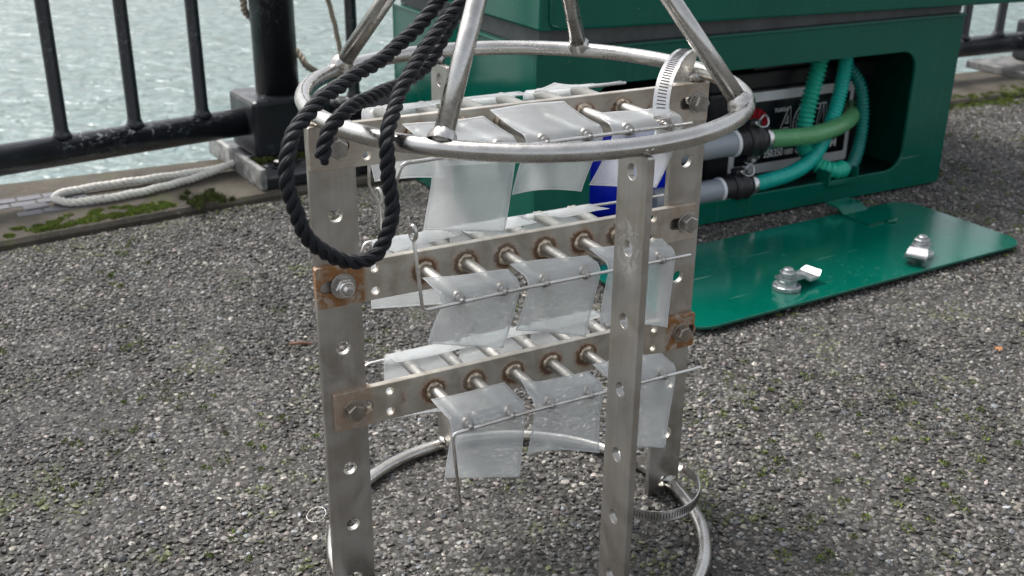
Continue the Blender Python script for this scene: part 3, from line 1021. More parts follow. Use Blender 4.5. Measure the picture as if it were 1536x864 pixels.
lathe('apex_hub', [(0.010, APEX - 0.020), (0.017, APEX - 0.016), (0.017, APEX + 0.002), (0.012, APEX + 0.006)], M['ring'], cg, 24)
tube('lifting_eye', [(0.02 * math.cos(a), 0, APEX + 0.022 + 0.02 * math.sin(a)) for a in np.linspace(0, 2 * np.pi, 40, endpoint=False)], 0.0045, M['ring'], cg, 12, True)

# hardware prototypes -------------------------------------------------------
def hexbolt(parent, u, z, mat, stud=False, Lf=0.0078):
    if not stud:
        b = lathe('bolt', [(0.0064, 0.0), (0.0064, 0.0045), (0.0056, 0.0054)], mat, parent, 6, 'y', loc=(u, 0, z), smooth=False)
        b.rotation_euler = (0, random.uniform(0, 1), 0)
        # 'y' lathe points to +y; turn it towards the viewer
        b.scale = (1, -1, 1)
        b.location.y = -Lf - 0.0015
        wv = lathe('washer', [(0.0076, 0.0), (0.0078, -0.0007), (0.0076, -0.0013)], mat, parent, 24, 'y', loc=(u, -Lf, z))
        tl = lathe('shank', [(0.0034, 0.0), (0.0034, 0.020)], mat, parent, 12, 'y', loc=(u, -Lf, z))
    else:
        wv = lathe('washer', [(0.0082, 0.0), (0.0084, -0.0007), (0.0082, -0.0013)], mat, parent, 24, 'y', loc=(u, -Lf, z))
        b = lathe('nut', [(0.0066, -0.0013), (0.0068, -0.0055), (0.0058, -0.0065)], mat, parent, 6, 'y', loc=(u, -Lf, z), smooth=False)
        tl = lathe('stud', [(0.0034, 0.02), (0.0034, -0.0105), (0.0022, -0.0125)], mat, parent, 16, 'y', loc=(u, -Lf, z))
        lathe('lock_ring', [(0.0052, -0.0066), (0.0054, -0.0078), (0.0048, -0.0088)], M['clamp'], parent, 20, 'y', loc=(u, -Lf, z))

LEV = [  # name, z centre, u0, u1, first rod, pitch, slots (u, bolt u, material, stud), small holes, rust ends
    dict(n='top', z=0.3270, u0=-0.1490, u1=0.1450, x0=-0.0805, p=0.0304, rz=0.0030,
         slots=[(-0.1345, -0.1328, 'bolt', False), (0.1310, 0.1352, 'bolt', False)], holes=[-0.113, 0.104], ends=[(1, 0.114, 0.15)]),
    dict(n='mid', z=0.2378, u0=-0.1502, u1=0.1418, x0=-0.0770, p=0.0300, rz=0.0003,
         slots=[(-0.1370, -0.1328, 'bolt', True), (0.1290, 0.1334, 'bolt', False)], holes=[-0.1112, 0.1040], ends=[(-1, 0.118, 1.0), (1, 0.116, 0.25)]),
    dict(n='low', z=0.1482, u0=-0.1430, u1=0.1490, x0=-0.0717, p=0.0306, rz=0.0006,
         slots=[(-0.1265, -0.1300, 'boltr', False), (0.1395, 0.1362, 'boltr', False)], holes=[-0.1041, 0.1108], ends=[(-1, 0.117, 0.55), (1, 0.122, 1.0)]),
]
PF, PB = 0.0075, 0.0024     # front and back face of the plates (distance L)
TIPF, TIPB = 0.0600, -0.0545
rod0 = weld0 = None
for q in LEV:
    pm = plate_mat('plate_' + q['n'], q['x0'], q['p'], q['ends'])
    hh = 0.0138
    loops = [rrect(q['u0'], q['u1'], -hh, hh, 0.0008, 1)]
    for (su, bu, bm_, st_) in q['slots']:
        loops.append(slot_pts(su, 0, 0.0062, 0.0043))
    for hu in q['holes']:
        loops += [circle_pts(hu, 0.0077, 0.0028, 14), circle_pts(hu, -0.0077, 0.0028, 14)]
    pt = flat('cross_plate', loops, PF - PB, pm, cg, 0.0004, XZ, loc=(0, -(PF + PB) / 2, q['z']))
    q['plate'] = pt
    off = (PF + PB) / 2
    for (su, bu, bm_, st_) in q['slots']:
        hexbolt(pt, bu, 0, M[bm_], st_, PF - off)
    for i in range(6):
        u = q['x0'] + q['p'] * i
        if rod0 is None:
            # a round rod with a thin stub at each tip
            prof = [(0.0013, -TIPF - 0.0058 + off), (0.0017, -TIPF - 0.0053 + off), (0.0017, -TIPF - 0.0022 + off), (0.0032, -TIPF - 0.0021 + off), (0.0034, -TIPF - 0.0016 + off), (0.0032, -TIPF - 0.0011 + off), (0.0019, -TIPF - 0.0010 + off), (0.0019, -TIPF + off), (0.0036, -TIPF + 0.0002 + off), (0.0043, -TIPF + 0.0012 + off),
                    (0.0043, -TIPB - 0.0012 + off), (0.0036, -TIPB - 0.0002 + off), (0.0019, -TIPB + off), (0.0019, -TIPB + 0.005 + off), (0.0017, -TIPB + 0.0055 + off)]
            rod0 = lathe('rod', prof, M['rod'], pt, 18, 'y', loc=(u, 0, q['rz']))
            # lumpy weld bead
            V, Fc = [], []
            n1, n2 = 30, 8
            for a_ in range(n1):
                al = 2 * math.pi * a_ / n1
                k_ = 1 + 0.22 * math.sin(3 * al + 1) + 0.13 * math.sin(8 * al)
                for b_ in range(n2):
                    be = 2 * math.pi * b_ / n2
                    rr_ = 0.0047 + 0.0019 * k_ * math.cos(be)
                    V.append((rr_ * math.cos(al), -0.0019 * k_ * math.sin(be), rr_ * math.sin(al)))
            for a_ in range(n1):
                for b_ in range(n2):
                    Fc.append((a_ * n2 + b_, ((a_ + 1) % n1) * n2 + b_, ((a_ + 1) % n1) * n2 + (b_ + 1) % n2, a_ * n2 + (b_ + 1) % n2))
            weld0 = mobj('weld_bead', V, Fc, M['weld'], pt, True, loc=(u, -(PF - off) - 0.0005, q['rz']), rot=(0, 0.4, 0))
        else:
            share('rod', rod0, pt, (u, 0, q['rz']), (0, 0, 0))
            share('weld_bead', weld0, pt, (u, -(PF - off) - 0.0005, q['rz']), (0, random.uniform(0, 6.28), 0))

# ------------------------------------------------------------------ plastic film strips
def sheet(q, i, side, label, flap, length, rot, slant, lean=0.0, rise=0.001, w=0.054, flap2=None, curl=0.0, du=0.0):
    """strip draped over rods 2i, 2i+1; flap: L where its upper edge ends (flap2: at the other side)"""
    uc = q['x0'] + q['p'] * (2 * i + 0.5) + du
    zr = q['z'] + q['rz']
    tip = TIPF if side > 0 else -TIPB
    nu, nf, nb, nd = 14, 8, 6, 16
    flap2 = flap if flap2 is None else flap2
    zt = zr + 0.0048
    rb = 0.0072
    V = []
    UVs = []
    ph = random.uniform(0, 6)
    cu_, cv_ = random.uniform(-0.004, 0.006), random.uniform(-0.005, 0.005)
    for a in range(nu + 1):
        x = a / nu
        s = (x - 0.5) * w
        fl = flap + (flap2 - flap) * x
        col = []
        Lb = tip + 0.0006 - rb
        for j in range(nf):            # flap lying on the rods
            t = j / nf
            L = fl + (Lb - fl) * t
            z = zt + rise * (1 - t) ** 1.5 + 0.0006 * math.sin(ph + 5 * x) * (1 - t)
            if curl:
                z += curl * max(0, (0.35 - x) / 0.35) ** 2 * (1 - t)
            col.append((s, L, z))
        for j in range(nb):            # bend
            t = j / nb * math.pi / 2
            col.append((s, Lb + rb * math.sin(t), zt - rb + rb * math.cos(t)))
        for j in range(nd + 1):        # hanging part
            t = j / nd
            d = t * length
            L = tip + 0.0006 - lean * t ** 1.4 + cu_ * (2 * x - 1) ** 2 * t * t + cv_ * (2 * x - 1) * t * t + 0.0016 * math.sin(ph + 4 * x + 3 * t) * t
            z = zt - rb - d * math.cos(rot) - slant * x * t
            col.append((s - math.sin(rot) * d, L, z))
        V += [F(uc + c[0], c[1] * side, c[2]) for c in col]
        UVs += [(x, j / (len(col) - 1)) for j in range(len(col))]
    k = nf + nb + nd + 1
    Fc = []
    for a in range(nu):
        for j in range(k - 1):
            f = (a * k + j, a * k + j + 1, (a + 1) * k + j + 1, (a + 1) * k + j)
            Fc.append(f if side > 0 else f[::-1])
    o = mobj('plastic_strip', V, Fc, M['film'], None, True, CC, (0, 0, CA), uv=UVs)
    md = o.modifiers.new('thickness', 'SOLIDIFY')
    md.thickness = 0.0004
    md.offset = -1
    return tag(o, label, 'plastic strip', 'plastic strips hung on the rods')

T_, Mi, Lo = LEV
sheet(T_, 0, 1, 'long clear plastic strip on the front of the top plate, next to the rope', 0.014, 0.043, R(8), 0.010, 0.004, 0.003, flap2=0.016)
sheet(T_, 1, 1, 'clear plastic strip in the middle front of the top plate, flap against it', 0.012, 0.029, R(27), 0.008, 0.004, 0.006, flap2=0.012)
sheet(T_, 2, 1, 'crumpled clear plastic strip on the top plate at the slotted clamp band', 0.040, 0.034, R(20), 0.010, 0.006, 0.002, flap2=0.040)
sheet(Mi, 0, 1, 'clear plastic strip on the front of the middle plate, by the upright bent wire end', 0.032, 0.024, R(28), 0.017, 0.000, 0.001, flap2=0.044)
sheet(Mi, 1, 1, 'clear plastic strip in the middle front of the middle plate, left of the front leg', 0.036, 0.028, R(20), 0.017, 0.000, 0.001, flap2=0.044)
sheet(Mi, 2, 1, 'clear plastic strip on the middle plate, half hidden behind the front leg', 0.036, 0.036, R(8), 0.013, 0.003, 0.002, flap2=0.044)
sheet(Lo, 0, 1, 'clear plastic strip on the front of the bottom plate, by the downward bent wire end', 0.028, 0.033, R(10), 0.014, 0.000, 0.001, flap2=0.030)
sheet(Lo, 1, 1, 'clear plastic strip in the middle front of the bottom plate, corner curled up at left', 0.040, 0.034, R(10), 0.009, 0.002, 0.001, flap2=0.040, curl=0.006)
sheet(Lo, 2, 1, 'clear plastic strip on the bottom plate, half hidden behind the front leg', 0.034, 0.050, R(4), 0.011, 0.004, 0.002, flap2=0.042)
sheet(T_, 0, -1, 'clear plastic strip behind the top plate, left end, seen through the rope', 0.010, 0.042, R(-4), 0.006, 0.006, 0.006, flap2=0.020, curl=0.004)
sheet(T_, 1, -1, 'clear plastic strip behind the top plate, middle, its flap showing above the plate', 0.012, 0.040, R(5), 0.004, 0.004, 0.0075)
sheet(T_, 2, -1, 'clear plastic strip behind the top plate, right, its rolled flap showing above the plate', 0.012, 0.036, R(5), 0.004, 0.004, 0.0090, curl=0.003)
sheet(Mi, 0, -1, 'clear plastic strip behind the middle plate, left end, hanging below the plate', 0.012, 0.046, R(4), 0.004, 0.004, 0.003, flap2=0.026)
sheet(Mi, 1, -1, 'clear plastic strip behind the middle plate, in the middle', 0.024, 0.030, R(4), 0.006, 0.004, 0.002)
sheet(Mi, 2, -1, 'clear plastic strip behind the middle plate, right end, left edge curled up', 0.022, 0.032, R(0), 0.004, 0.004, 0.004, curl=0.006)
sheet(Lo, 0, -1, 'clear plastic strip behind the bottom plate, left end', 0.030, 0.048, R(2), 0.003, 0.004, 0.002)
sheet(Lo, 1, -1, 'clear plastic strip behind the bottom plate, in the middle', 0.030, 0.030, R(4), 0.004, 0.004, 0.002)
sheet(Lo, 2, -1, 'clear plastic strip behind the bottom plate, right end', 0.030, 0.030, R(4), 0.004, 0.004, 0.002)

# ------------------------------------------------------------------ retaining wires
def wire(pts, label, sub=5, eye=None, r=0.00118):
    P = []
    raw = [Vector(p) for p in pts]
    P.append(raw[0])
    for a, b_, c in zip(raw[:-2], raw[1:-1], raw[2:]):     # rounded corners
        la, lc = min(0.004, (a - b_).length * .4), min(0.004, (c - b_).length * .4)
        pa, pc = b_ + (a - b_).normalized() * la, b_ + (c - b_).normalized() * lc
        for t in np.linspace(0, 1, 6):
            P.append(pa * (1 - t) ** 2 + b_ * 2 * t * (1 - t) + pc * t * t)
    P.append(raw[-1])
    V, Fc, _ = tube_data([tuple(F(*p)) for p in P], r, 8, False, 0, True, True)
    V = list(V)
    if eye is not None:
        c, rad, tilt = eye
        pts2 = [F(c[0] + rad * 0.18 * math.cos(a), c[1] + rad * 0.6 * math.cos(a) * tilt, c[2] + rad * math.sin(a)) for a in np.linspace(0, 2 * np.pi, 24, endpoint=False)]
        v2, f2, _ = tube_data(pts2, r * 1.15, 8, True, len(V))
        V += list(v2)
        Fc += f2
    o = mobj('retaining_wire', V, Fc, M['wire'], None, True, CC, (0, 0, CA))
    return tag(o, label, 'wire', 'wires through the rod tips')
WF = TIPF + 0.0035
zz = [q['z'] + q['rz'] for q in LEV]
wire([(-0.1175, WF, 0.3185), (-0.1135, WF, zz[0] - 0.001), (-0.05, WF, zz[0]), (0.02, WF, zz[0]), (0.088, WF, zz[0])], 'thin bent steel wire along the front rod tips of the top plate')
wire([(-0.1077, WF, 0.2835), (-0.1030, WF, zz[1] - 0.0015), (-0.03, WF, zz[1]), (0.04, WF, zz[1]), (0.0950, WF, zz[1])],
     'thin steel wire with an upturned looped end along the middle plate front', eye=((-0.1079, WF, 0.2870), 0.0042, 1.0))
wire([(-0.0795, WF, 0.0870), (-0.0845, WF, zz[2] - 0.002), (-0.02, WF, zz[2]), (0.05, WF, zz[2]), (0.1125, WF, zz[2])], 'thin steel wire with a downturned end along the bottom plate front')
WB = TIPB - 0.0035
wire([(-0.0800, WB, 0.2445), (-0.0812, WB, 0.2665), (-0.0880, WB, 0.2780), (-0.0868, WB, 0.3030), (-0.0850, WB, zz[0]), (0.0, WB, zz[0]), (0.1180, WB, zz[0])],
     'thin steel wire hanging down at its left end behind the top plate', eye=((-0.0812, WB, 0.2705), 0.0050, 1.0))
wire([(-0.0960, WB, 0.2300), (-0.0930, WB, zz[1]), (0.05, WB, zz[1]), (0.1600, WB, zz[1] - 0.002)], 'thin steel wire along the back rod tips of the middle plate')
wire([(-0.1000, WB, 0.1400), (-0.0955, WB, zz[2] - 0.004), (0.02, WB, zz[2] - 0.003), (0.1010, WB, zz[2] - 0.003)], 'thin steel wire along the back rod tips of the bottom plate')

# ------------------------------------------------------------------ worm-drive clamp bands
def band(pts, width, up, label, slots=None, closed=True):
    """flat perforated band following pts; up(i) gives the width direction"""
    P, L = resample(catmull(pts, 12, closed), 0.00115, closed)
    n = len(P)
    T, N, Bn = frames(P, closed)
    t = thing('hose_clamp', label, 'hose clamp', P.mean(0), 0, 'loose hose clamps')
    c = P.mean(0)
    V, Fc = [], []
    U = []
    for i in range(n):
        u = np.array(up(i / n), float)
        u = u - T[i] * (u @ T[i])
        u /= np.linalg.norm(u)
        o = np.cross(T[i], u)
        U.append((u, o))
        for a, b_ in ((-1, -1), (1, -1), (1, 1), (-1, 1)):
            V.append(P[i] - c + u * a * width / 2 + o * b_ * 0.0004)
    m = n if closed else n - 1
    for i in range(m):
        i2 = (i + 1) % n
        for k in range(4):
            k2 = (k + 1) % 4
            Fc.append((i * 4 + k, i * 4 + k2, i2 * 4 + k2, i2 * 4 + k))
    bd = mobj('band', V, Fc, M['clamp'], t)
    if slots:
        V, Fc = [], []
        i0, i1 = int(slots[0] * n), int(slots[1] * n)
        step = 1
        for i in range(i0, i1, 2):
            p = P[i % n] - c
            u, o = U[i % n]
            tt = T[i % n]
            for sg in (1, -1):
                b0 = len(V)
                for a, e in ((-1, -1), (1, -1), (1, 1), (-1, 1)):
                    V.append(p + u * a * width * 0.27 + tt * (e * 0.00036 + a * 0.0003) + o * sg * 0.00062)
                for a, e in ((-1, -1), (1, -1), (1, 1), (-1, 1)):
                    V.append(p + u * a * width * 0.27 + tt * (e * 0.00036 + a * 0.0003) + o * sg * 0.00035)
                Fc += [(b0, b0 + 1, b0 + 2, b0 + 3), (b0, b0 + 4, b0 + 5, b0 + 1), (b0 + 1, b0 + 5, b0 + 6, b0 + 2), (b0 + 2, b0 + 6, b0 + 7, b0 + 3), (b0 + 3, b0 + 7, b0 + 4, b0)]
        mobj('thread_slots', V, Fc, M['slot'], t)
    return t
wu = np.array(Fw(1, 0, 0) - Fw(0, 0, 0)); wn = np.array(Fw(0, 1, 0) - Fw(0, 0, 0))
up1 = lambda t: wu * 0.75 + wn * 0.35 + np.array([0, 0, 0.25])
bdir = np.cross(np.array(Fw(0.132, -0.006, 0.34)) - np.array(Fw(0.068, 0.058, 0.34)), np.array([0, 0, -1.0]))
band([Fw(0.0690, 0.060, 0.3270), Fw(0.0668, 0.058, 0.3420), Fw(0.0745, 0.0505, 0.3565), Fw(0.0890, 0.039, 0.3655), Fw(0.1070, 0.025, 0.3680), Fw(0.1230, 0.010, 0.3640),
      Fw(0.1320, -0.004, 0.350), Fw(0.1300, -0.010, 0.330), Fw(0.1180, -0.006, 0.310), Fw(0.1000, 0.015, 0.303), Fw(0.0820, 0.043, 0.309)], 0.0105,
     lambda t: bdir, 'slotted steel clamp band looped upright at the right end of the top plate', (0.06, 0.36))
cl = Vector((0.1150, 0.7400, 0.0185))
lp = [(cl.x + 0.036 * math.cos(a), cl.y + 0.0455 * math.sin(a), cl.z + 0.004 * math.cos(a + 0.9)) for a in np.linspace(0, 2 * np.pi, 24, endpoint=False)]
band(lp, 0.0085, lambda t: np.array([0.0, 0.1, 1.0]), 'slotted steel clamp band lying round the foot of the right leg', (0.60, 0.97))

# ------------------------------------------------------------------ black lifting rope
blr = thing('lifting_rope', 'thick black three-strand rope hanging in a loop from the top of the frame', 'rope', Fw(0, 0, ZT))
o0 = np.array(Fw(0, 0, ZT))
def rp(l):
    return [np.array(Fw(*p)) - o0 for p in l]
rope('rope_loop', rp([(0.006, 0.004, 0.535), (-0.008, 0.010, 0.528), (-0.030, 0.012, 0.474), (-0.0618, 0.020, 0.4254), (-0.0745, 0.030, 0.4105), (-0.1069, 0.040, 0.388), (-0.1501, 0.060, 0.3735), (-0.1742, 0.075, 0.3614), (-0.1856, 0.085, 0.3459),
      (-0.1853, 0.090, 0.3223), (-0.176, 0.090, 0.3006), (-0.1582, 0.090, 0.2873), (-0.1401, 0.090, 0.2896), (-0.1303, 0.088, 0.3097), (-0.1308, 0.085, 0.3352), (-0.1290, 0.082, 0.3508),
      (-0.1140, 0.065, 0.3692), (-0.0886, 0.047, 0.3911), (-0.0579, 0.033, 0.4166), (-0.022, 0.024, 0.472), (0.006, 0.014, 0.528), (0.010, 0.004, 0.540)]), 0.0042, M['rope'], blr, seg=36, lobes=(9, 0.16, -0.16))
rope('rope_tail', rp([(0.004, -0.004, 0.532), (-0.012, -0.006, 0.50), (-0.030, -0.002, 0.44), (-0.0510, 0.004, 0.400), (-0.0743, 0.010, 0.3705), (-0.1016, 0.025, 0.3635), (-0.1279, 0.045, 0.3625), (-0.1472, 0.060, 0.3590),
      (-0.1573, 0.066, 0.3503), (-0.1621, 0.068, 0.3374)]), 0.0042, M['rope'], blr, jag=1, seg=36, lobes=(9, 0.16, -0.16))

# ------------------------------------------------------------------ ropes on the quay
ZR = 0.0135 + 0.0070
wr = rope('mooring_rope', [(-0.400, 1.660, ZR + 0.006), (-0.4600, 1.6080, ZR), (-0.540, 1.556, ZR), (-0.610, 1.512, ZR), (-0.644, 1.482, ZR), (-0.646, 1.456, ZR), (-0.618, 1.440, ZR), (-0.580, 1.456, ZR), (-0.540, 1.486, ZR), (-0.500, 1.530, ZR), (-0.4635, 1.584, ZR), (-0.425, 1.640, ZR + 0.006)],
          0.0056, M['wrope'])
tag(wr, 'white rope lying in a long loop on the coping under the left railing', 'rope')
PX, PY = POST.x, POST.y
def ar(deg, r, z):
    return (PX + r * math.cos(R(deg)), PY + r * math.sin(R(deg)), z)
tr = rope('hitched_rope', [ar(205, 0.042, 0.345), ar(196, 0.042, 0.30), ar(186, 0.042, 0.262), ar(168, 0.042, 0.240), ar(130, 0.042, 0.220), ar(90, 0.042, 0.200), ar(50, 0.044, 0.178), ar(25, 0.050, 0.158), (PX + 0.058, PY + 0.050, 0.140), (PX + 0.075, PY + 0.07, 0.115), (PX + 0.085, PY + 0.085, 0.06), (PX + 0.09, PY + 0.09, 0.022)],
          0.0055, M['trope'])
tag(tr, 'pale tan rope wound round the thick railing post', 'rope')
hr = rope('hanging_rope', [(-0.315, 1.772, 0.36), (-0.306, 1.778, 0.30), (-0.300, 1.782, 0.252), (-0.293, 1.785, 0.218), (-0.286, 1.785, 0.176), (-0.278, 1.783, 0.135), (-0.268, 1.778, 0.11)], 0.0042, M['trope'])
tag(hr, 'thin tan rope hanging down beside a railing bar right of the post', 'rope')

# ------------------------------------------------------------------ litter on the asphalt
rg = [(0.0075 * math.cos(a), 0.0075 * math.sin(a), 0.0055 + 0.002 * math.sin(a + .5)) for a in np.linspace(0, 2 * np.pi, 28, endpoint=False)]
o = tube('wire_ring', rg, 0.00026, M['bolt'], None, 8, True)
o.location = (-0.152, 0.716, 0)
tag(o, 'small thin wire ring on the asphalt left of the frame', 'wire ring')
def leaf(name, x, y, s, ang, label, mat):
    pts = [(0, 0), (.35, .18), (.3, .45), (.6, .42), (.8, .65), (.85, .35), (1.25, .2), (.95, 0), (1.2, -.25), (.8, -.3), (.7, -.6), (.5, -.35), (.25, -.45), (.3, -.15)]
    V = [(0.6 * s, 0, 0.0052 + 0.0012)] + [(a * s, b_ * s, 0.0050 + 0.0018 * math.sin(3 * a + 4 * b_)) for a, b_ in pts]
    Fc = [(0, i + 1, (i + 1) % len(pts) + 1) for i in range(len(pts))]
    o = mobj(name, V, Fc, mat, None, False, (x, y, 0.001), (0, 0, ang))
    md = o.modifiers.new('thickness', 'SOLIDIFY')
    md.thickness = 0.0004
    return tag(o, label, 'leaf')
leaf('fallen_leaf', 0.508, 1.026, 0.0085, 0.6, 'small orange fallen leaf on the asphalt near the right edge', M['leaf'])
tw = tube('twig', [(-0.232, 1.0215, 0.006), (-0.222, 1.0235, 0.0068), (-0.208, 1.0228, 0.0062)], [0.0016, 0.0022, 0.0012], M['twig'], None, 8, dome=True)
tag(tw, 'short reddish brown twig on the asphalt left of the frame', 'twig')

# ================================================================== STUFF: stones and moss
def vnoise(x, y, s, seed):
    g = np.random.default_rng(seed).random((256, 256))
    X, Y = x * s + 64.3, y * s + 31.7
    i, j = np.floor(X).astype(int), np.floor(Y).astype(int)
    fx, fy = X - i, Y - j
    fx, fy = fx * fx * (3 - 2 * fx), fy * fy * (3 - 2 * fy)
    i, j = i % 256, j % 256
    a, b_, c, d = g[i, j], g[(i + 1) % 256, j], g[i, (j + 1) % 256], g[(i + 1) % 256, (j + 1) % 256]
    return (a * (1 - fx) + b_ * fx) * (1 - fy) + (c * (1 - fx) + d * fx) * fy

def fast_mesh(name, V, T, mat, tone, smooth):
    me = bpy.data.meshes.new(name)
    me.vertices.add(len(V))
    me.vertices.foreach_set('co', V.astype(np.float32).ravel())
    me.loops.add(T.size)
    me.loops.foreach_set('vertex_index', T.astype(np.int32).ravel())
    me.polygons.add(len(T))
    me.polygons.foreach_set('loop_start', np.arange(0, T.size, 3, dtype=np.int32))
    me.polygons.foreach_set('use_smooth', np.full(len(T), smooth))
    at = me.attributes.new('tone', 'FLOAT_COLOR', 'POINT')
    at.data.foreach_set('color', np.c_[tone, np.ones(len(tone))].astype(np.float32).ravel())
    me.update()
    me.validate()
    me.materials.append(mat)
    o = bpy.data.objects.new(name, me)
    link(o)
    return o

def ico():
    b = bmesh.new()
    bmesh.ops.create_icosphere(b, subdivisions=1, radius=1)
    V = np.array([v.co[:] for v in b.verts])
    T = np.array([[v.index for v in f.verts] for f in b.faces])
    b.free()
    return V, T
IV, IT = ico()
protos = []
for k in range(40):
    p = IV * (1 + rng.uniform(-0.30, 0.30, (len(IV), 1)))
    p *= np.array([1.0, rng.uniform(0.6, 0.95), rng.uniform(0.42, 0.7)])
    protos.append(p)
protos = np.array(protos)

def landside(x, y, m=0.0):
    """signed distance inside the asphalt from the kerb line"""
    dl = -(x - KL[0].x) * KL[1].y * -1 - (y - KL[0].y) * KL[1].x
    dr_ = (x - KR[0].x) * KR[1].y - (y - KR[0].y) * KR[1].x
    dl = (x - KL[0].x) * KL[1].y - (y - KL[0].y) * KL[1].x
    return np.minimum(dl, dr_)

def scatter(step, jit):
    xs = np.arange(-1.25, 1.9, step)
    ys = np.arange(0.52, 2.55, step)
    X, Y = np.meshgrid(xs, ys)
    X = X.ravel() + rng.uniform(-jit, jit, X.size) * step
    Y = Y.ravel() + rng.uniform(-jit, jit, Y.size) * step
    keep = landside(X, Y) > 0.004
    keep &= np.abs(X) < 0.26 + 0.65 * Y
    # not under the box
    lx_ = (X - BX.x) * math.cos(BA) + (Y - BX.y) * math.sin(BA)
    ly_ = -(X - BX.x) * math.sin(BA) + (Y - BX.y) * math.cos(BA)
    keep &= ~((lx_ > 0.01) & (lx_ < W_ - 0.01) & (ly_ > 0.015) & (ly_ < D_))
    return X[keep], Y[keep]

def stones(X, Y, smin, smax, zoff):
    n = len(X)
    k = rng.integers(0, len(protos), n)
    s = smin + (smax - smin) * rng.random(n) ** 1.8
    a = rng.uniform(0, 2 * np.pi, n)
    tl = rng.normal(0, 0.22, (n, 2))
    P = protos[k] * s[:, None, None]
    ca, sa = np.cos(a)[:, None], np.sin(a)[:, None]
    x = P[:, :, 0] * ca - P[:, :, 1] * sa
    y = P[:, :, 0] * sa + P[:, :, 1] * ca
    z = P[:, :, 2] + x * tl[:, :1] + y * tl[:, 1:]
    big = vnoise(X, Y, 5.0, 3)
    zc = zoff + rng.uniform(-0.30, 0.18, n) * s - 0.0008 * np.clip((vnoise(X, Y, 13, 44) - 0.5) * 3, 0, 1)
    V = np.stack([x + X[:, None], y + Y[:, None], z + zc[:, None]], -1)
    # tones: greys, some pale, pinkish, brown; green where moss has taken hold
    g = np.clip(rng.lognormal(-2.27, 0.70, n), 0.016, 0.60)
    g *= 0.55 + 0.45 * big + 0.45 * vnoise(X, Y, 1.9, 71)
    g *= 1 - 0.45 * np.clip((vnoise(X, Y, 26, 9) - 0.45) * 2.2, 0, 1)
    tint = np.ones((n, 3)) * np.array([1.06, 0.985, 0.875])
    u = rng.random(n)
    tint[u < 0.10] = (1.12, 0.93, 0.86)
    tint[(u >= 0.10) & (u < 0.16)] = (1.10, 1.0, 0.80)
    tint[(u >= 0.16) & (u < 0.26)] = (0.94, 0.99, 1.04)
    c = g[:, None] * tint
    ms = np.clip((vnoise(X, Y, 17, 21) * 0.6 + vnoise(X, Y, 60, 22) * 0.4 - 0.66) * 9, 0, 1) * (rng.random(n) < 0.55)
    dk = landside(X, Y)
    ms = np.maximum(ms, np.clip(1 - dk / 0.10, 0, 1) * (rng.random(n) < 0.35))
    mc = np.array([0.085, 0.105, 0.022]) * rng.uniform(0.6, 1.5, (n, 1))
    c = c * (1 - 0.85 * ms[:, None]) + mc * 0.85 * ms[:, None]
    return V, np.repeat(c, 12, 0).reshape(n, 12, 3)
Xa, Ya = scatter(0.0053, 0.48)
Xb, Yb = scatter(0.0052, 0.5)
keepb = rng.random(len(Xb)) < 0.45
Xb, Yb = Xb[keepb], Yb[keepb]
Va, Ta = stones(Xa, Ya, 0.0016, 0.0040, 0.0006)
Vb, Tb = stones(Xb, Yb, 0.0011, 0.0025, 0.0005)
V = np.vstack([Va.reshape(-1, 3), Vb.reshape(-1, 3)])
tone = np.vstack([Ta.reshape(-1, 3), Tb.reshape(-1, 3)])
nn_ = len(Xa) + len(Xb)
TT = (IT[None] + (np.arange(nn_) * 12)[:, None, None]).reshape(-1, 3)
ag = fast_mesh('stone_chips', V, TT, M['stone'], tone, False)
tag(ag, 'grey and pinkish stone chips standing proud of the asphalt', 'gravel', None, 'stuff')

# moss: tiny blades in cushions
def moss_blades(cx, cy, cz, n, rad, h, lo, hi):
    a = rng.uniform(0, 2 * np.pi, n)
    r = rad * np.sqrt(rng.random(n))
    bx, by = cx + r * np.cos(a), cy + r * np.sin(a)
    dome = np.sqrt(np.clip(1 - (r / rad) ** 2, 0, 1))
    bz = cz + h * 0.7 * dome
    d = rng.normal(0, 0.6, (n, 2))
    ln = h * rng.uniform(0.4, 1.0, n)
    wd = 0.0009
    wa = rng.uniform(0, np.pi, n)
    p0 = np.stack([bx - wd * np.cos(wa), by - wd * np.sin(wa), bz - h * .5], -1)
    p1 = np.stack([bx + wd * np.cos(wa), by + wd * np.sin(wa), bz - h * .5], -1)
    p2 = np.stack([bx + d[:, 0] * ln, by + d[:, 1] * ln, bz + ln], -1)
    t = lo + (hi - lo) * rng.random((n, 1))
    t = t * rng.uniform(0.6, 1.25, (n, 1))
    return np.stack([p0, p1, p2], 1).reshape(-1, 3), np.repeat(t, 3, 0)
LO, HI = np.array([0.055, 0.080, 0.012]), np.array([0.19, 0.25, 0.04])
mv, mt = [], []
def cushion(x, y, z, rad, h, n, b=1.0):
    v, t = moss_blades(x, y, z, n, rad, h, LO * b, HI * b)
    mv.append(v); mt.append(t)
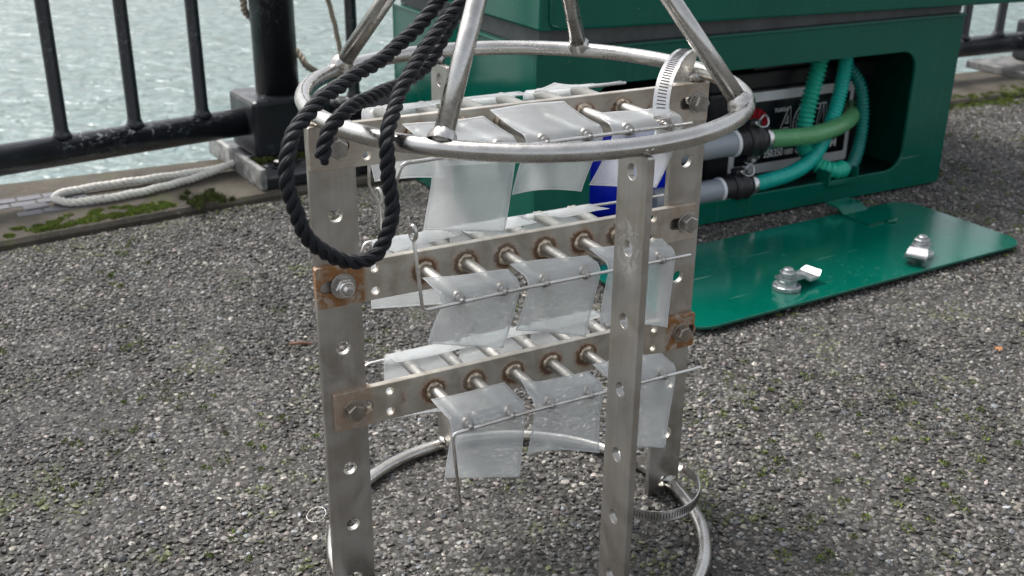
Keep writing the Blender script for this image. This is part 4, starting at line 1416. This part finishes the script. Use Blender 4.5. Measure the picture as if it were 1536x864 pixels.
for i in range(900):            # strip on the left coping, along the asphalt
    t = -0.17 - 0.60 * random.random()
    p = kerb_pt(t)
    dn = Vector((-KL[1].y, KL[1].x))
    wide = 0.048 * min(1, max(0.10, (-t - 0.06) / 0.20))
    e = random.random() ** 1.5 * wide + 0.016
    if vnoise(np.array([p.x + dn.x * e]), np.array([p.y + dn.y * e]), 75, 5)[0] < 0.20 + 0.45 * e / 0.06:
        continue
    cushion(p.x + dn.x * e, p.y + dn.y * e, 0.0115, random.uniform(0.003, 0.008), random.uniform(0.0016, 0.0032), 80, random.uniform(0.9, 1.7))
for i in range(260):            # right coping edge
    t = 0.9 + random.random() * 0.95
    p = kerb_pt(t)
    dn = Vector((-KR[1].y, KR[1].x))
    e = random.gauss(0.0, 0.020)
    cushion(p.x + dn.x * e, p.y + dn.y * e, 0.010 if e > 0 else 0.002, random.uniform(0.005, 0.013), random.uniform(0.003, 0.006), 70, random.uniform(0.8, 1.4))
for i in range(60):             # around the post foot
    a = random.uniform(0, 1)
    v = Vector((-0.075 + 0.16 * a, random.choice((-0.062, -0.066, -0.07))))
    c_, s_ = math.cos(R(33)), math.sin(R(33))
    cushion(POST.x + v.x * c_ - v.y * s_, POST.y + v.x * s_ + v.y * c_, 0.031, random.uniform(0.004, 0.010), 0.005, 70, 0.6)
for i in range(26):
    cushion(-0.437 + random.gauss(0, 0.016), 1.478 + random.gauss(0, 0.014), 0.0135, random.uniform(0.004, 0.009), 0.005, 70, 0.5)
k = 0
while k < 420:                  # thin moss smears between the stones
    y = random.uniform(0.6, 2.0)
    x = random.uniform(-1, 1) * (0.15 + 0.5 * y)
    if landside(np.array([x]), np.array([y]))[0] < 0.01 or vnoise(np.array([x]), np.array([y]), 11, 31)[0] < 0.60:
        continue
    k += 1
    cushion(x, y, 0.0022, random.uniform(0.003, 0.009), random.uniform(0.0012, 0.0022), 26, random.uniform(0.7, 1.3))
V = np.vstack(mv)
ms_ = fast_mesh('moss', V, np.arange(len(V)).reshape(-1, 3), M['moss'], np.vstack(mt), False)
tag(ms_, 'green moss cushions along the coping and between the stone chips', 'moss', None, 'stuff')
